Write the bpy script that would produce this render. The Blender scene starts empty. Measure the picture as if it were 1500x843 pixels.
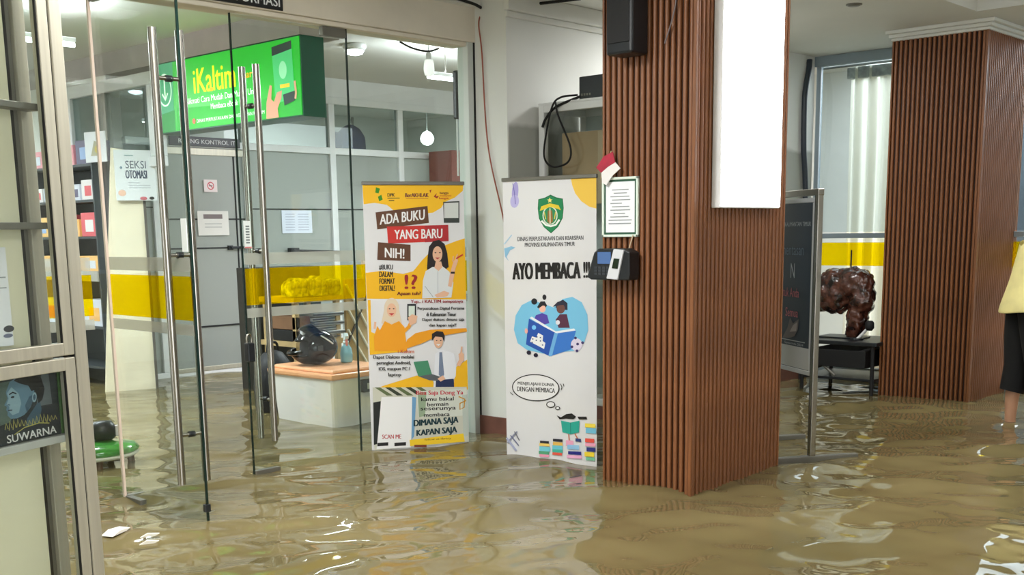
import bpy, bmesh, math, random
import numpy as np
from mathutils import Vector, Matrix
from mathutils.geometry import tessellate_polygon

random.seed(7); rng = np.random.default_rng(11)
SC = bpy.context.scene
COL = SC.collection
PI = math.pi
# ------------------------------------------------------------------ camera
# world: X along the glass door wall, Y into the shop, Z up, Z = 0 is the flood water level
PITCH, ROLL, FPX, CY, AZ, CAMH = 0.174738, -0.014763, 1668.54, 635.706, 0.748366, 1.25
Fh = Vector((math.cos(AZ), math.sin(AZ), 0)); Rh = Vector((math.sin(AZ), -math.cos(AZ), 0)); Zh = Vector((0, 0, 1))
fw = Fh*math.cos(PITCH) - Zh*math.sin(PITCH); upv = Fh*math.sin(PITCH) + Zh*math.cos(PITCH)
cu = Rh*math.cos(ROLL) + upv*math.sin(ROLL); cv = upv*math.cos(ROLL) - Rh*math.sin(ROLL)
cam = bpy.data.cameras.new('camera'); camo = bpy.data.objects.new('camera', cam); COL.objects.link(camo)
cam.sensor_width = 36.0; cam.lens = 36.0*FPX/1500.0; cam.shift_y = (CY - 421.5)/1500.0
cam.clip_start = 0.05; cam.clip_end = 200
M = Matrix((cu, cv, -fw)).transposed().to_4x4(); M.translation = (0, 0, CAMH)
camo.matrix_world = M
SC.camera = camo
# ------------------------------------------------------------------ world + exposure
SC.view_settings.view_transform = 'Standard'; SC.view_settings.look = 'None'
SC.view_settings.gamma = 1.0; SC.view_settings.use_curve_mapping = False
SC.view_settings.exposure = 0.3
w = bpy.data.worlds.new('daylight'); SC.world = w; w.use_nodes = True
bg = w.node_tree.nodes['Background']; bg.inputs[0].default_value = (0.93, 0.97, 1.0, 1); bg.inputs[1].default_value = 4.6

# ------------------------------------------------------------------ materials
def new_mat(name):
    m = bpy.data.materials.new(name); m.use_nodes = True
    nt = m.node_tree; p = nt.nodes['Principled BSDF']
    return m, nt, p
def mat(name, col, rough=0.5, metal=0.0, var=0.06, scale=6.0, bump=0.0, bscale=60.0, emit=None, es=0.0, spec=0.5, stretch=None, coat=0.0):
    m, nt, p = new_mat(name)
    p.inputs['Roughness'].default_value = rough; p.inputs['Metallic'].default_value = metal
    p.inputs['Specular IOR Level'].default_value = spec
    p.inputs['Coat Weight'].default_value = coat
    tc = nt.nodes.new('ShaderNodeTexCoord')
    vec = tc.outputs['Object']
    if stretch:
        mp = nt.nodes.new('ShaderNodeMapping'); mp.inputs['Scale'].default_value = stretch
        nt.links.new(vec, mp.inputs[0]); vec = mp.outputs[0]
    if var > 0:
        n = nt.nodes.new('ShaderNodeTexNoise'); n.inputs['Scale'].default_value = scale; n.inputs['Detail'].default_value = 5
        nt.links.new(vec, n.inputs['Vector'])
        r = nt.nodes.new('ShaderNodeValToRGB')
        a = [max(0, c*(1-var*2)) for c in col]; b = [min(1, c*(1+var*1.4)) for c in col]
        r.color_ramp.elements[0].position = .3; r.color_ramp.elements[1].position = .7
        r.color_ramp.elements[0].color = (*a, 1); r.color_ramp.elements[1].color = (*b, 1)
        nt.links.new(n.outputs[0], r.inputs[0]); nt.links.new(r.outputs[0], p.inputs['Base Color'])
    else:
        p.inputs['Base Color'].default_value = (*col, 1)
    if bump > 0:
        n2 = nt.nodes.new('ShaderNodeTexNoise'); n2.inputs['Scale'].default_value = bscale; n2.inputs['Detail'].default_value = 4
        nt.links.new(vec, n2.inputs['Vector'])
        bn = nt.nodes.new('ShaderNodeBump'); bn.inputs['Strength'].default_value = bump; bn.inputs['Distance'].default_value = 0.01
        nt.links.new(n2.outputs[0], bn.inputs['Height']); nt.links.new(bn.outputs[0], p.inputs['Normal'])
    if emit:
        p.inputs['Emission Color'].default_value = (*emit, 1); p.inputs['Emission Strength'].default_value = es
    return m
def s2l(r, g, b):
    f = lambda c: (c/255/12.92) if c/255 <= .04045 else ((c/255+.055)/1.055)**2.4
    return (f(r), f(g), f(b))
def rgb(r, g, b, name=None, rough=.6, **k):
    key = name or 'ink_%d_%d_%d' % (r, g, b)
    if key in bpy.data.materials: return bpy.data.materials[key]
    k.setdefault('var', 0.0)
    return mat(key, s2l(r, g, b), rough, **k)
def glass_mat(name, tint=(.93, .97, .955), ior=1.45, rough=0.0, gl=1.0):
    m, nt, p = new_mat(name); nt.nodes.remove(p)
    out = nt.nodes['Material Output']
    t = nt.nodes.new('ShaderNodeBsdfTransparent'); t.inputs[0].default_value = (*tint, 1)
    g = nt.nodes.new('ShaderNodeBsdfGlossy'); g.inputs['Roughness'].default_value = rough; g.inputs[0].default_value = (gl, gl, gl, 1)
    lw_ = nt.nodes.new('ShaderNodeLayerWeight'); lw_.inputs['Blend'].default_value = .5      # Schlick reflectance, same from both sides
    pw = nt.nodes.new('ShaderNodeMath'); pw.operation = 'POWER'; pw.inputs[1].default_value = 5
    f = nt.nodes.new('ShaderNodeMath'); f.operation = 'MULTIPLY_ADD'; r0 = ((ior-1)/(ior+1))**2; f.inputs[1].default_value = 1-r0; f.inputs[2].default_value = r0
    nt.links.new(lw_.outputs['Facing'], pw.inputs[0]); nt.links.new(pw.outputs[0], f.inputs[0])
    mx = nt.nodes.new('ShaderNodeMixShader')
    nt.links.new(f.outputs[0], mx.inputs[0]); nt.links.new(t.outputs[0], mx.inputs[1]); nt.links.new(g.outputs[0], mx.inputs[2])
    nt.links.new(mx.outputs[0], out.inputs[0])
    return m
def film_mat(name, tint, body, fac, rough=.3, trans=.5):
    """translucent adhesive film: part clear tint, part scattering body"""
    m, nt, p = new_mat(name); out = nt.nodes['Material Output']
    p.inputs['Base Color'].default_value = (*body, 1); p.inputs['Roughness'].default_value = rough
    tr = nt.nodes.new('ShaderNodeBsdfTranslucent'); tr.inputs[0].default_value = (*body, 1)
    m1 = nt.nodes.new('ShaderNodeMixShader'); m1.inputs[0].default_value = trans
    nt.links.new(p.outputs[0], m1.inputs[1]); nt.links.new(tr.outputs[0], m1.inputs[2])
    t = nt.nodes.new('ShaderNodeBsdfTransparent'); t.inputs[0].default_value = (*tint, 1)
    m2 = nt.nodes.new('ShaderNodeMixShader'); m2.inputs[0].default_value = fac
    nt.links.new(t.outputs[0], m2.inputs[1]); nt.links.new(m1.outputs[0], m2.inputs[2])
    nt.links.new(m2.outputs[0], out.inputs[0])
    return m
G = {}
G['wall'] = mat('painted_wall', s2l(226, 226, 220), .7, var=.03, scale=2, bump=.05, bscale=80)
G['cream'] = mat('cream_paint', s2l(222, 214, 198), .6, var=.05, scale=3, bump=.04)
G['ceil'] = mat('ceiling_paint', s2l(222, 222, 216), .8, var=.02, scale=1.5)
G['floor'] = mat('floor_tile', s2l(120, 105, 80), .4, var=.06)
G['base'] = mat('baseboard_brown', s2l(112, 70, 58), .5, var=.1, scale=10)
G['alu'] = mat('champagne_aluminium', s2l(190, 185, 168), .4, .35, var=.05, scale=3, stretch=(20, 20, .6))
G['alu_dark'] = mat('grey_aluminium', s2l(128, 126, 118), .4, .6, var=.05, scale=4)
G['steel'] = mat('brushed_steel', s2l(168, 164, 156), .26, 1.0, var=.06, scale=8, stretch=(30, 30, .5))
G['white_alu'] = mat('white_aluminium', s2l(232, 234, 234), .4, 0, var=.02)
G['black'] = mat('black_plastic', s2l(26, 30, 34), .4, var=.1, scale=12)
G['blackm'] = mat('black_matte', s2l(18, 18, 20), .7, var=.1)
G['gasket'] = mat('black_gasket', s2l(20, 20, 20), .6, var=.05)
G['beige'] = mat('beige_board', s2l(236, 232, 204), .6, var=.03, scale=2)
G['glass'] = glass_mat('door_glass')
G['glass_edge'] = mat('glass_edge_green', s2l(20, 40, 36), .1, var=.05)
G['glass_case'] = glass_mat('case_glass', (.95, .97, .96))
G['pane'] = glass_mat('partition_glass', (.72, .78, .77), 1.5)
G['frost'] = film_mat('frosted_pane', (.70, .75, .73), s2l(204, 208, 203), .68, .25, .4)
G['yfilm'] = film_mat('yellow_film', (1, .87, .03), s2l(252, 218, 10), .17, .3, .6)
G['ffilm'] = film_mat('frosted_film', (.9, .9, .88), s2l(210, 208, 198), .4, .5, .5)
G['white'] = mat('white_print', s2l(240, 240, 240), .55, var=0)
G['paper'] = mat('white_paper', s2l(232, 234, 238), .7, var=.03)
G['banner'] = mat('banner_vinyl', s2l(226, 226, 228), .45, var=.02, scale=2)
G['wood'] = mat('slat_wood', s2l(132, 82, 47), .4, var=.14, scale=5, stretch=(14, 14, .8), bump=.05, bscale=30)
G['wood_back'] = mat('slat_backing', s2l(44, 20, 10), .6, var=.1)
G['card'] = mat('cardboard', s2l(178, 152, 118), .8, var=.08, scale=4)
G['pinkboard'] = mat('beige_panel', s2l(214, 194, 172), .6, var=.03)

# ------------------------------------------------------------------ mesh helpers
class MB:
    def __init__(s): s.v = []; s.f = []; s.mi = []; s.mats = []; s.smooth = []
    def slot(s, m):
        if m not in s.mats: s.mats.append(m)
        return s.mats.index(m)
    def add(s, vs, fs, m=None, smooth=False):
        o = len(s.v); s.v += [tuple(v) for v in vs]
        k = s.slot(m) if m else 0
        for f in fs: s.f.append(tuple(i+o for i in f)); s.mi.append(k); s.smooth.append(smooth)
    def box(s, a, b, m=None):
        x0, y0, z0 = a; x1, y1, z1 = b
        vs = [(x0,y0,z0),(x1,y0,z0),(x1,y1,z0),(x0,y1,z0),(x0,y0,z1),(x1,y0,z1),(x1,y1,z1),(x0,y1,z1)]
        s.add(vs, [(0,3,2,1),(4,5,6,7),(0,1,5,4),(1,2,6,5),(2,3,7,6),(3,0,4,7)], m); return s
    def tube(s, pts, r, seg=10, m=None, cap=True):
        pts = [Vector(p) for p in pts]; n = len(pts)
        rs = r if isinstance(r, (list, tuple)) else [r]*n
        vs = []; fs = []; prev = None
        for i, p in enumerate(pts):
            t = (pts[min(i+1, n-1)] - pts[max(i-1, 0)]).normalized()
            if prev is None:
                a = Vector((0, 0, 1)) if abs(t.z) < .9 else Vector((1, 0, 0))
                u = t.cross(a).normalized()
            else:
                u = (prev - t*prev.dot(t)).normalized()
            prev = u; v = t.cross(u)
            for k in range(seg):
                an = 2*PI*k/seg; vs.append(p + (u*math.cos(an) + v*math.sin(an))*rs[i])
        for i in range(n-1):
            for k in range(seg):
                a = i*seg+k; b = i*seg+(k+1) % seg
                fs.append((a, b, b+seg, a+seg))
        s.add(vs, fs, m, True)
        if cap: s.add(vs[:seg], [tuple(range(seg))[::-1]], m); s.add(vs[-seg:], [tuple(range(seg))], m)
        return s
    def lathe(s, prof, c=(0,0,0), seg=24, m=None, sx=1, sy=1):
        vs = []; fs = []
        for r, z in prof:
            for k in range(seg):
                a = 2*PI*k/seg; vs.append((c[0]+r*math.cos(a)*sx, c[1]+r*math.sin(a)*sy, c[2]+z))
        n = len(prof)
        for i in range(n-1):
            for k in range(seg):
                a = i*seg+k; b = i*seg+(k+1) % seg; fs.append((a, b, b+seg, a+seg))
        fs.append(tuple(range(seg))[::-1]); fs.append(tuple(range((n-1)*seg, n*seg)))
        s.add(vs, fs, m, True); return s
    def prism(s, poly, y0, y1, m=None):
        """polygon in local XZ, extruded along Y"""
        n = len(poly)
        vs = [(x, y0, z) for x, z in poly] + [(x, y1, z) for x, z in poly]
        tri = tessellate_polygon([[Vector((x, z, 0)) for x, z in poly]])
        fs = [tuple(t) for t in tri] + [tuple(i+n for i in t[::-1]) for t in tri]
        fs += [(i, i+n, (i+1) % n+n, (i+1) % n) for i in range(n)]
        s.add(vs, fs, m); return s
    def build(s, name, m=None, parent=None, bev=0.0, fixn=True):
        me = bpy.data.meshes.new(name); me.from_pydata(s.v, [], s.f)
        ms = s.mats if s.mats else [m]
        for x in ms: me.materials.append(x)
        if len(ms) > 1: me.polygons.foreach_set('material_index', s.mi)
        me.polygons.foreach_set('use_smooth', s.smooth)
        if fixn:
            b = bmesh.new(); b.from_mesh(me); bmesh.ops.recalc_face_normals(b, faces=b.faces); b.to_mesh(me); b.free()
        o = bpy.data.objects.new(name, me); COL.objects.link(o)
        if parent: o.parent = parent
        if bev > 0:
            bm_ = o.modifiers.new('bevel', 'BEVEL'); bm_.width = bev; bm_.segments = 2; bm_.limit_method = 'ANGLE'
        return o
def tag(o, label, cat=None, group=None, kind=None):
    o['label'] = label
    if cat: o['category'] = cat
    if group: o['group'] = group
    if kind: o['kind'] = kind
    return o
def thing(name, label, cat, loc=(0,0,0), rz=0.0, group=None):
    o = bpy.data.objects.new(name, None); COL.objects.link(o); o.location = loc; o.rotation_euler = (0, 0, rz)
    o.empty_display_size = .1
    return tag(o, label, cat, group)
def struct(name, mb, m, label, bev=0.0):
    o = mb.build(name, m, None, bev); tag(o, label, None, None, 'structure'); return o
def bx(a, b): return MB().box(a, b)
def part(name, a, b, m, parent, bev=0.0): return MB().box(a, b).build(name, m, parent, bev)
def arc(pts, n=12):
    """Catmull-Rom through points"""
    P = [Vector(p) for p in pts]; P = [2*P[0]-P[1]] + P + [2*P[-1]-P[-2]]; out = []
    for i in range(1, len(P)-2):
        for k in range(n):
            t = k/n; a, b, c, d = P[i-1:i+3]
            out.append(.5*((2*b) + (c-a)*t + (2*a-5*b+4*c-d)*t*t + (3*b-a-3*c+d)*t**3))
    out.append(P[-2]); return out

# flat print: thin layers of ink on a panel, in the panel's local XZ plane, facing -Y
_txt = {}
def text_mesh(s, bold=0.0):
    k = (s, bold)
    if k in _txt: return _txt[k]
    cu_ = bpy.data.curves.new('t', 'FONT'); cu_.body = s; cu_.resolution_u = 3; cu_.fill_mode = 'FRONT'
    ob = bpy.data.objects.new('t', cu_); me = bpy.data.meshes.new_from_object(ob)
    vs = [tuple(v.co[:2]) for v in me.vertices]; fs = [tuple(p.vertices) for p in me.polygons]
    bpy.data.objects.remove(ob); bpy.data.curves.remove(cu_); bpy.data.meshes.remove(me)
    _txt[k] = (vs, fs); return _txt[k]
class Art:
    def __init__(s, fmap=None, y0=-.001, step=.00015): s.mb = MB(); s.map = fmap or (lambda x, y: (x, y)); s.y0 = y0; s.step = step; s.n = 0
    def _y(s): s.n += 1; return s.y0 - s.step*s.n
    def poly(s, pts, m, raw=False):
        P = [p if raw else s.map(*p) for p in pts]; y = s._y()
        tri = tessellate_polygon([[Vector((a, b, 0)) for a, b in P]])
        s.mb.add([(a, y, b) for a, b in P], [tuple(t) for t in tri], m)
    def ell(s, cx, cy, rx, ry, m, rot=0, n=24, a0=0, a1=2*PI):
        c, q = math.cos(rot), math.sin(rot); pts = []
        for k in range(n if a1-a0 > 6.28 else n+1):
            a = a0+(a1-a0)*k/n; x, y = rx*math.cos(a), ry*math.sin(a); pts.append((cx+x*c-y*q, cy+x*q+y*c))
        s.poly(pts, m)
    def rect(s, x0, y0, x1, y1, m): s.poly([(x0,y0),(x1,y0),(x1,y1),(x0,y1)], m)
    def line(s, pts, wd, m):
        L = []; R = []; n = len(pts)
        for i in range(n):
            a = Vector(pts[max(i-1,0)]); b = Vector(pts[min(i+1,n-1)]); t = (b-a).normalized(); nn = Vector((-t.y, t.x))*wd/2
            p = Vector(pts[i]); L.append(tuple(p+nn)); R.append(tuple(p-nn))
        y = s._y(); vs = [s.map(*p) for p in L] + [s.map(*p) for p in R]
        s.mb.add([(a, y, b) for a, b in vs], [(i, i+1, n+i+1, n+i) for i in range(n-1)], m)
    def text(s, t, x0, y0, x1, y1, m, bold=0.0, skew=0.0):
        """fit the string in the box (art coordinates, y down); skew: rise to the right"""
        vs, fs = text_mesh(t)
        if not vs: return
        a = np.array(vs); mn = a.min(0); mx = a.max(0)
        b = min(bold, .035)*abs(y1-y0)*1.6          # heavier stroke: the same letters printed again a hair to each side
        for sh in ((-b, 0, b) if bold > .004 else (0,)):
            y = s._y(); out = []
            for vx, vy in vs:
                u = (vx-mn[0])/(mx[0]-mn[0]); v = (vy-mn[1])/(mx[1]-mn[1])
                px = x0+b+(x1-x0-2*b)*u+sh; py = y1+(y0-y1)*v-skew*u
                p = s.map(px, py); out.append((p[0], y, p[1]))
            s.mb.add(out, fs, m)
    def build(s, name, parent):
        o = s.mb.build(name, None, parent, fixn=False); s.mb = MB()
        return o
    def flush(s, name, parent, kind=None):
        if s.mb.v:
            o = s.build(name, parent)
            if kind: o['kind'] = kind
def quadmap(tl, tr, br, bl, W, Z0, Z1):
    """artwork coordinates -> panel metres (0..W, Z0..Z1)"""
    A = []; B = []
    for (x, y), (u, v) in zip((tl, tr, br, bl), ((0, Z1), (W, Z1), (W, Z0), (0, Z0))):
        A.append([x, y, 1, 0, 0, 0, -u*x, -u*y]); B.append(u)
        A.append([0, 0, 0, x, y, 1, -v*x, -v*y]); B.append(v)
    h = np.linalg.solve(np.array(A, float), np.array(B, float))
    def f(x, y):
        d = h[6]*x+h[7]*y+1; return ((h[0]*x+h[1]*y+h[2])/d, (h[3]*x+h[4]*y+h[5])/d)
    return f
def area_light(name, parent, loc, sx, sy, power, col=(1,1,1), rot=(0,0,0)):
    l = bpy.data.lights.new(name, 'AREA'); l.shape = 'RECTANGLE'; l.size = sx; l.size_y = sy; l.energy = power; l.color = col
    o = bpy.data.objects.new(name, l); COL.objects.link(o); o.parent = parent; o.location = loc; o.rotation_euler = rot
    return o

# ------------------------------------------------------------------ the setting
FZ = -0.12
HC = 2.635     # hall ceiling
SCZ = 2.78     # shop ceiling
DW = 5.07      # door wall plane
struct('floor', bx((-5, -5, FZ-.1), (13, 13, FZ)), G['floor'], 'tiled floor under the flood water')
# hall ceiling with a raised coffer
KX, KY = 7.83, 3.06
mb = MB()
mb.box((-3, KY, HC), (8.86, 5.07, HC+.1)); mb.box((KX, -3, HC), (8.92, KY, HC+.1)); mb.box((8.86, KY, HC), (8.92, 4.775, HC+.1))
mb.box((-3, -3, HC), (3.2, KY, HC+.1)); mb.box((3.2, -3, HC), (KX, -.6, HC+.1))
mb.box((3.2, -.6, HC+.34), (KX, KY, HC+.4))
mb.box((3.15, KY, HC+.1), (KX+.05, KY+.05, HC+.4)); mb.box((KX, -.6, HC+.1), (KX+.05, KY, HC+.4))
mb.box((3.15, -.6, HC+.1), (3.2, KY, HC+.4)); mb.box((3.15, -.65, HC+.1), (KX+.05, -.6, HC+.4))
struct('ceiling', mb, G['ceil'], 'painted hall ceiling with a recessed coffer')
mb = MB(); mb.box((-1, 5.2, SCZ), (12, 12.2, SCZ+.1))
struct('ceiling_shop', mb, G['ceil'], 'white ceiling of the room behind the glass doors')
# wall with pillar between shop and hall
WB = 4.775
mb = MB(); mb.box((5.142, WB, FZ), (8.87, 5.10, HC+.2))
def wall_grey_below():  # white above, grey below an uneven edge
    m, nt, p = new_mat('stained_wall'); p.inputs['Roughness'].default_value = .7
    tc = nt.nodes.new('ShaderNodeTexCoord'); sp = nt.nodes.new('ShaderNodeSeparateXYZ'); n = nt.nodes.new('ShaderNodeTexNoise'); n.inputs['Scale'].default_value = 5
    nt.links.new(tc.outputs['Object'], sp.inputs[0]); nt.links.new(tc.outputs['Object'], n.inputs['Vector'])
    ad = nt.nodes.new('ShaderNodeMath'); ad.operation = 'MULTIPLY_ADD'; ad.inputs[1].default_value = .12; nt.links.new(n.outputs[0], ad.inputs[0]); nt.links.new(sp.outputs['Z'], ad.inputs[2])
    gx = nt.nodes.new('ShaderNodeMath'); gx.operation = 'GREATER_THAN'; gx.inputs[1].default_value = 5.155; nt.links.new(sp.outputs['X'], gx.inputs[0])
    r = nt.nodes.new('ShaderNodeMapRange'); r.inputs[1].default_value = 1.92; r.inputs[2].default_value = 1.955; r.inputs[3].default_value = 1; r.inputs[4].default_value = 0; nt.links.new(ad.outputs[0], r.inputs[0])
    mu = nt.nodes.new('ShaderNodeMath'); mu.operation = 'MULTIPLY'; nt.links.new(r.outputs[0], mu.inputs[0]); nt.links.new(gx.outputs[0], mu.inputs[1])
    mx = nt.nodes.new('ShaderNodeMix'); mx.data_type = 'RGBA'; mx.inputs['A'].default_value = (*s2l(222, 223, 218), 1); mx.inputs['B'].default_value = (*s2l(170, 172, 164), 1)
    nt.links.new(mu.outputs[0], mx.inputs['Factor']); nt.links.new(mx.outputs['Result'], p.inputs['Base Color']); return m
struct('wall_back', mb, wall_grey_below(), 'white painted wall and pillar beside the glass doors')
mb = MB(); mb.box((5.128, WB-.014, FZ), (5.142, 5.07, .105)); mb.box((5.142, WB-.014, FZ), (8.86, WB, .105))
struct('baseboard_back', mb, G['base'], 'reddish brown baseboard just above the water')
mb = MB(); mb.box((5.12, WB-.045, 2.535), (6.7, WB, HC)); mb.box((5.13, WB-.02, 2.50), (6.7, WB, 2.535))
struct('trim_1', mb, G['ceil'], 'flat cornice along the top of the white wall', .006)
# hall enclosure: left and front walls added to limit daylight, opening sized for it, wall beside the window
struct('wall_hall_left', bx((-3.1, -3, FZ), (-3, 5.03, HC+.1)), G['wall'], 'left wall of the hall')
mb = MB(); mb.box((-3, -3.1, FZ), (-1.5, -3, HC+.1)); mb.box((2.0, -3.1, FZ), (8.92, -3, HC+.1)); mb.box((-1.5, -3.1, 2.4), (2.0, -3, HC+.1))
struct('wall_front', mb, G['wall'], 'entrance wall with a wide opening behind the viewer')
struct('wall_hall_right', bx((8.864, -3, FZ), (8.95, 1.0, HC+.1)), G['wall'], 'solid wall beside the window wall')
# lintel beam
mb = MB(); mb.box((-1, 5.03, 2.385), (5.21, 5.3, 2.60)); mb.box((-1, 5.05, 2.36), (5.14, 5.13, 2.385), )
struct('wall_lintel', mb, G['cream'], 'cream painted beam above the glass doors', .006)
mb = MB(); mb.box((-1, 4.98, 2.585), (5.21, 5.06, HC))
struct('trim_2', mb, G['ceil'], 'ceiling trim above the door beam')
# shop rear: inner wall (X=5.0) behind the partition line, back wall, far right wall, left wall
mb = MB(); mb.box((5.0, 9.24, FZ), (5.12, 12, 1.86)); mb.box((5.0, 9.90, 1.86), (5.12, 12, 2.50)); mb.box((5.0, 9.24, 2.50), (5.12, 12, 2.605))
struct('wall_inner', mb, G['wall'], 'inner white wall with a window opening')
struct('wall_far', bx((-1, 12, FZ), (12, 12.15, SCZ+.1)), G['wall'], 'far wall behind the partition rooms')
struct('wall_right', bx((10.9, 5.3, FZ), (11.05, 12, SCZ+.1)), G['wall'], 'right wall of the control room')
struct('wall_left', bx((-1.1, 5.3, FZ), (-1, 12, SCZ+.1)), G['wall'], 'left wall of the shop')
mb = MB(); mb.box((4.995, 6.56, 2.605), (5.34, 12, SCZ))
struct('trim_3', mb, mat('bulkhead_paint', s2l(176, 168, 164), .7, var=.03), 'grey bulkhead above the green sign')
# inner window (X=5 plane)
mb = MB()
for a, b in (((4.97, 8.44, 2.46), (5.06, 9.98, 2.56)), ((4.97, 8.44, 1.82), (5.06, 9.98, 1.90)), ((4.97, 8.44, 1.9), (5.06, 8.56, 2.46)), ((4.97, 9.85, 1.9), (5.06, 9.98, 2.46))): mb.box(a, b)
o = struct('window_1', mb, G['white_alu'], 'white framed interior window above the goods shelf', .006)
part('pane', (5.0, 8.56, 1.9), (5.008, 9.85, 2.46), G['pane'], o)
part('jamb', (4.985, 9.26, 1.9), (5.04, 9.32, 2.46), G['alu_dark'], o)
# ---- partition of the control room (Y = 9.24)
PY = 9.24
mb = MB()
for z0, z1 in ((2.53, 2.60), (2.045, 2.11), (FZ, .05)): mb.box((5.12, PY-.03, z0), (10.9, PY+.03, z1))
for x in (5.38, 6.33, 7.36, 8.27, 9.2, 10.1): mb.box((x-.035, PY-.032, .05), (x+.035, PY+.032, 2.53))
mb.box((5.12, PY-.02, 2.60), (10.9, PY+.02, SCZ))
o = struct('wall_partition', mb, G['white_alu'], 'white aluminium partition with frosted glass panes', .004)
xs = [5.12, 5.38, 6.33, 7.36, 8.27, 9.2, 10.1, 10.9]
for i in range(len(xs)-1):
    a = xs[i]+(.035 if i else 0); b = xs[i+1]-.035
    part('pane', (a, PY-.004, 2.11), (b, PY+.004, 2.53), G['pane'], o)
    if i != 1: part('frosted_pane', (a, PY-.004, .05), (b, PY+.004, 2.045), G['frost'], o)
mb = MB(); mb.box((5.12, PY-.02, 1.51), (5.345, PY-.008, 1.52)); 
for x0, x1 in ((6.365, 7.325), (7.395, 8.235), (8.305, 9.165)): mb.box((x0, PY-.012, 1.50), (x1, PY-.005, 1.512))
mb.build('dark_joint', G['gasket'], o)
# partition door
d = struct('door_1', MB().box((5.415, PY-.02, .06), (6.295, PY+.012, 2.04)), G['frost'], 'frosted glass door of the control room')
mb = MB()
for a, b in (((5.415, PY-.035, .03), (6.295, PY+.02, .07)), ((5.415, PY-.03, 1.98), (6.295, PY+.02, 2.04)), ((5.415, PY-.03, .07), (5.455, PY+.02, 1.98))): mb.box(a, b)
mb.build('door_frame', G['alu'], d, .003)
mb = MB(); mb.box((5.47, PY-.028, 1.145), (6.29, PY-.02, 1.158)); mb.box((5.47, PY-.028, 1.405), (6.29, PY-.02, 1.418)); mb.box((5.47, PY-.028, .43), (6.29, PY-.02, .445)); mb.box((6.19, PY-.03, .07), (6.20, PY-.02, 1.98)); mb.build('etched_line', G['gasket'], d)
mb = MB(); mb.box((6.10, PY-.06, 1.14), (6.28, PY-.03, 1.162)); mb.box((6.08, PY-.045, 1.13), (6.13, PY-.02, 1.172)); mb.build('door_handle', G['black'], d, .003)

# ---- curtain wall on the right (X = 8.864)
CX = 8.864
mb = MB()
for z0, z1 in ((2.555, HC), (1.165, 1.205), (FZ, .10)): mb.box((CX, 1.0, z0), (CX+.06, WB, z1))
for y in (WB-.03, 3.6, 2.2): mb.box((CX+.02, y-.02, .1), (CX+.06, y+.02, 2.60))
o = struct('window_2', mb, rgb(150, 164, 172, 'window_frame_grey', .45), 'full height window wall behind the curtain', .004)
for y0, y1 in ((3.63, 4.715), (2.23, 3.57), (1.0, 2.17)):
    part('pane', (CX+.02, y0, 1.215), (CX+.026, y1, 2.60), glass_mat('window_glass_%d' % int(y0*10), (.8, .86, .88), 1.5), o)
    part('pane', (CX+.02, y0, .1), (CX+.026, y1, 1.165), G['glass_case'], o)
    part('yellow_film', (CX+.014, y0, .94), (CX+.018, y1, 1.13), G['yfilm'], o)
struct('wall_outside', bx((13.0, -3, FZ), (13.2, 9, 2.5)), mat('outside_render', s2l(84, 96, 104), .9, var=.12, scale=1.5), 'grey wall outside the window')  # added so the panes show grey instead of bright sky

# ------------------------------------------------------------------ flood water
def make_water():
    x0, x1, y0, y1, st = -.6, 9.2, -.6, 10.6, .026
    xs = np.arange(x0, x1+1e-6, st); ys = np.arange(y0, y1+1e-6, st)
    X, Y = np.meshgrid(xs, ys, indexing='ij'); Z = np.zeros_like(X)
    amp = np.where(Y > 5.1, .55, 1.0)
    # crests run mostly across the line of sight
    for k in range(46):
        lam = .10*(1.085**k) if k < 30 else rng.uniform(.16, .7)
        th = AZ + rng.normal(0, .75); ph = rng.uniform(0, 2*PI); kk = 2*PI/lam
        a = .0054*lam*(1.0 if lam > .2 else .75)
        wob = .35*np.sin(X*rng.uniform(.6, 1.8)+rng.uniform(0, 6)) + .35*np.sin(Y*rng.uniform(.6, 1.8)+rng.uniform(0, 6))
        env = .55+.45*np.sin(X*rng.uniform(.5, 1.6)+Y*rng.uniform(-1.6, 1.6)+rng.uniform(0, 6))
        Z += a*env*np.sin(kk*(X*math.cos(th)+Y*math.sin(th))+ph+wob*2.2)
    Z *= amp
    nx, ny = X.shape
    me = bpy.data.meshes.new('flood_water')
    co = np.stack([X, Y, Z], -1).reshape(-1, 3)
    idx = np.arange(nx*ny).reshape(nx, ny)
    q = np.stack([idx[:-1, :-1], idx[1:, :-1], idx[1:, 1:], idx[:-1, 1:]], -1).reshape(-1, 4)
    me.vertices.add(len(co)); me.vertices.foreach_set('co', co.ravel())
    me.loops.add(q.size); me.loops.foreach_set('vertex_index', q.ravel().astype(np.int32))
    me.polygons.add(len(q)); me.polygons.foreach_set('loop_start', np.arange(0, q.size, 4, dtype=np.int32))
    me.polygons.foreach_set('use_smooth', np.ones(len(q), dtype=bool)); me.update(); me.validate()
    m, nt, p = new_mat('muddy_water')
    p.inputs['Roughness'].default_value = .04; p.inputs['IOR'].default_value = 1.36
    tc = nt.nodes.new('ShaderNodeTexCoord')
    n = nt.nodes.new('ShaderNodeTexNoise'); n.inputs['Scale'].default_value = 1.1; n.inputs['Detail'].default_value = 3
    r = nt.nodes.new('ShaderNodeValToRGB'); r.color_ramp.elements[0].position = .35; r.color_ramp.elements[1].position = .68
    r.color_ramp.elements[0].color = (*s2l(106, 95, 62), 1); r.color_ramp.elements[1].color = (*s2l(126, 113, 77), 1)
    nt.links.new(tc.outputs['Object'], n.inputs['Vector']); nt.links.new(n.outputs[0], r.inputs[0]); nt.links.new(r.outputs[0], p.inputs['Base Color'])
    me.materials.append(m)
    o = bpy.data.objects.new('flood_water', me); COL.objects.link(o)
    tag(o, 'muddy brown rippled flood water covering the whole floor', 'water', None, 'stuff')
make_water()

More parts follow.
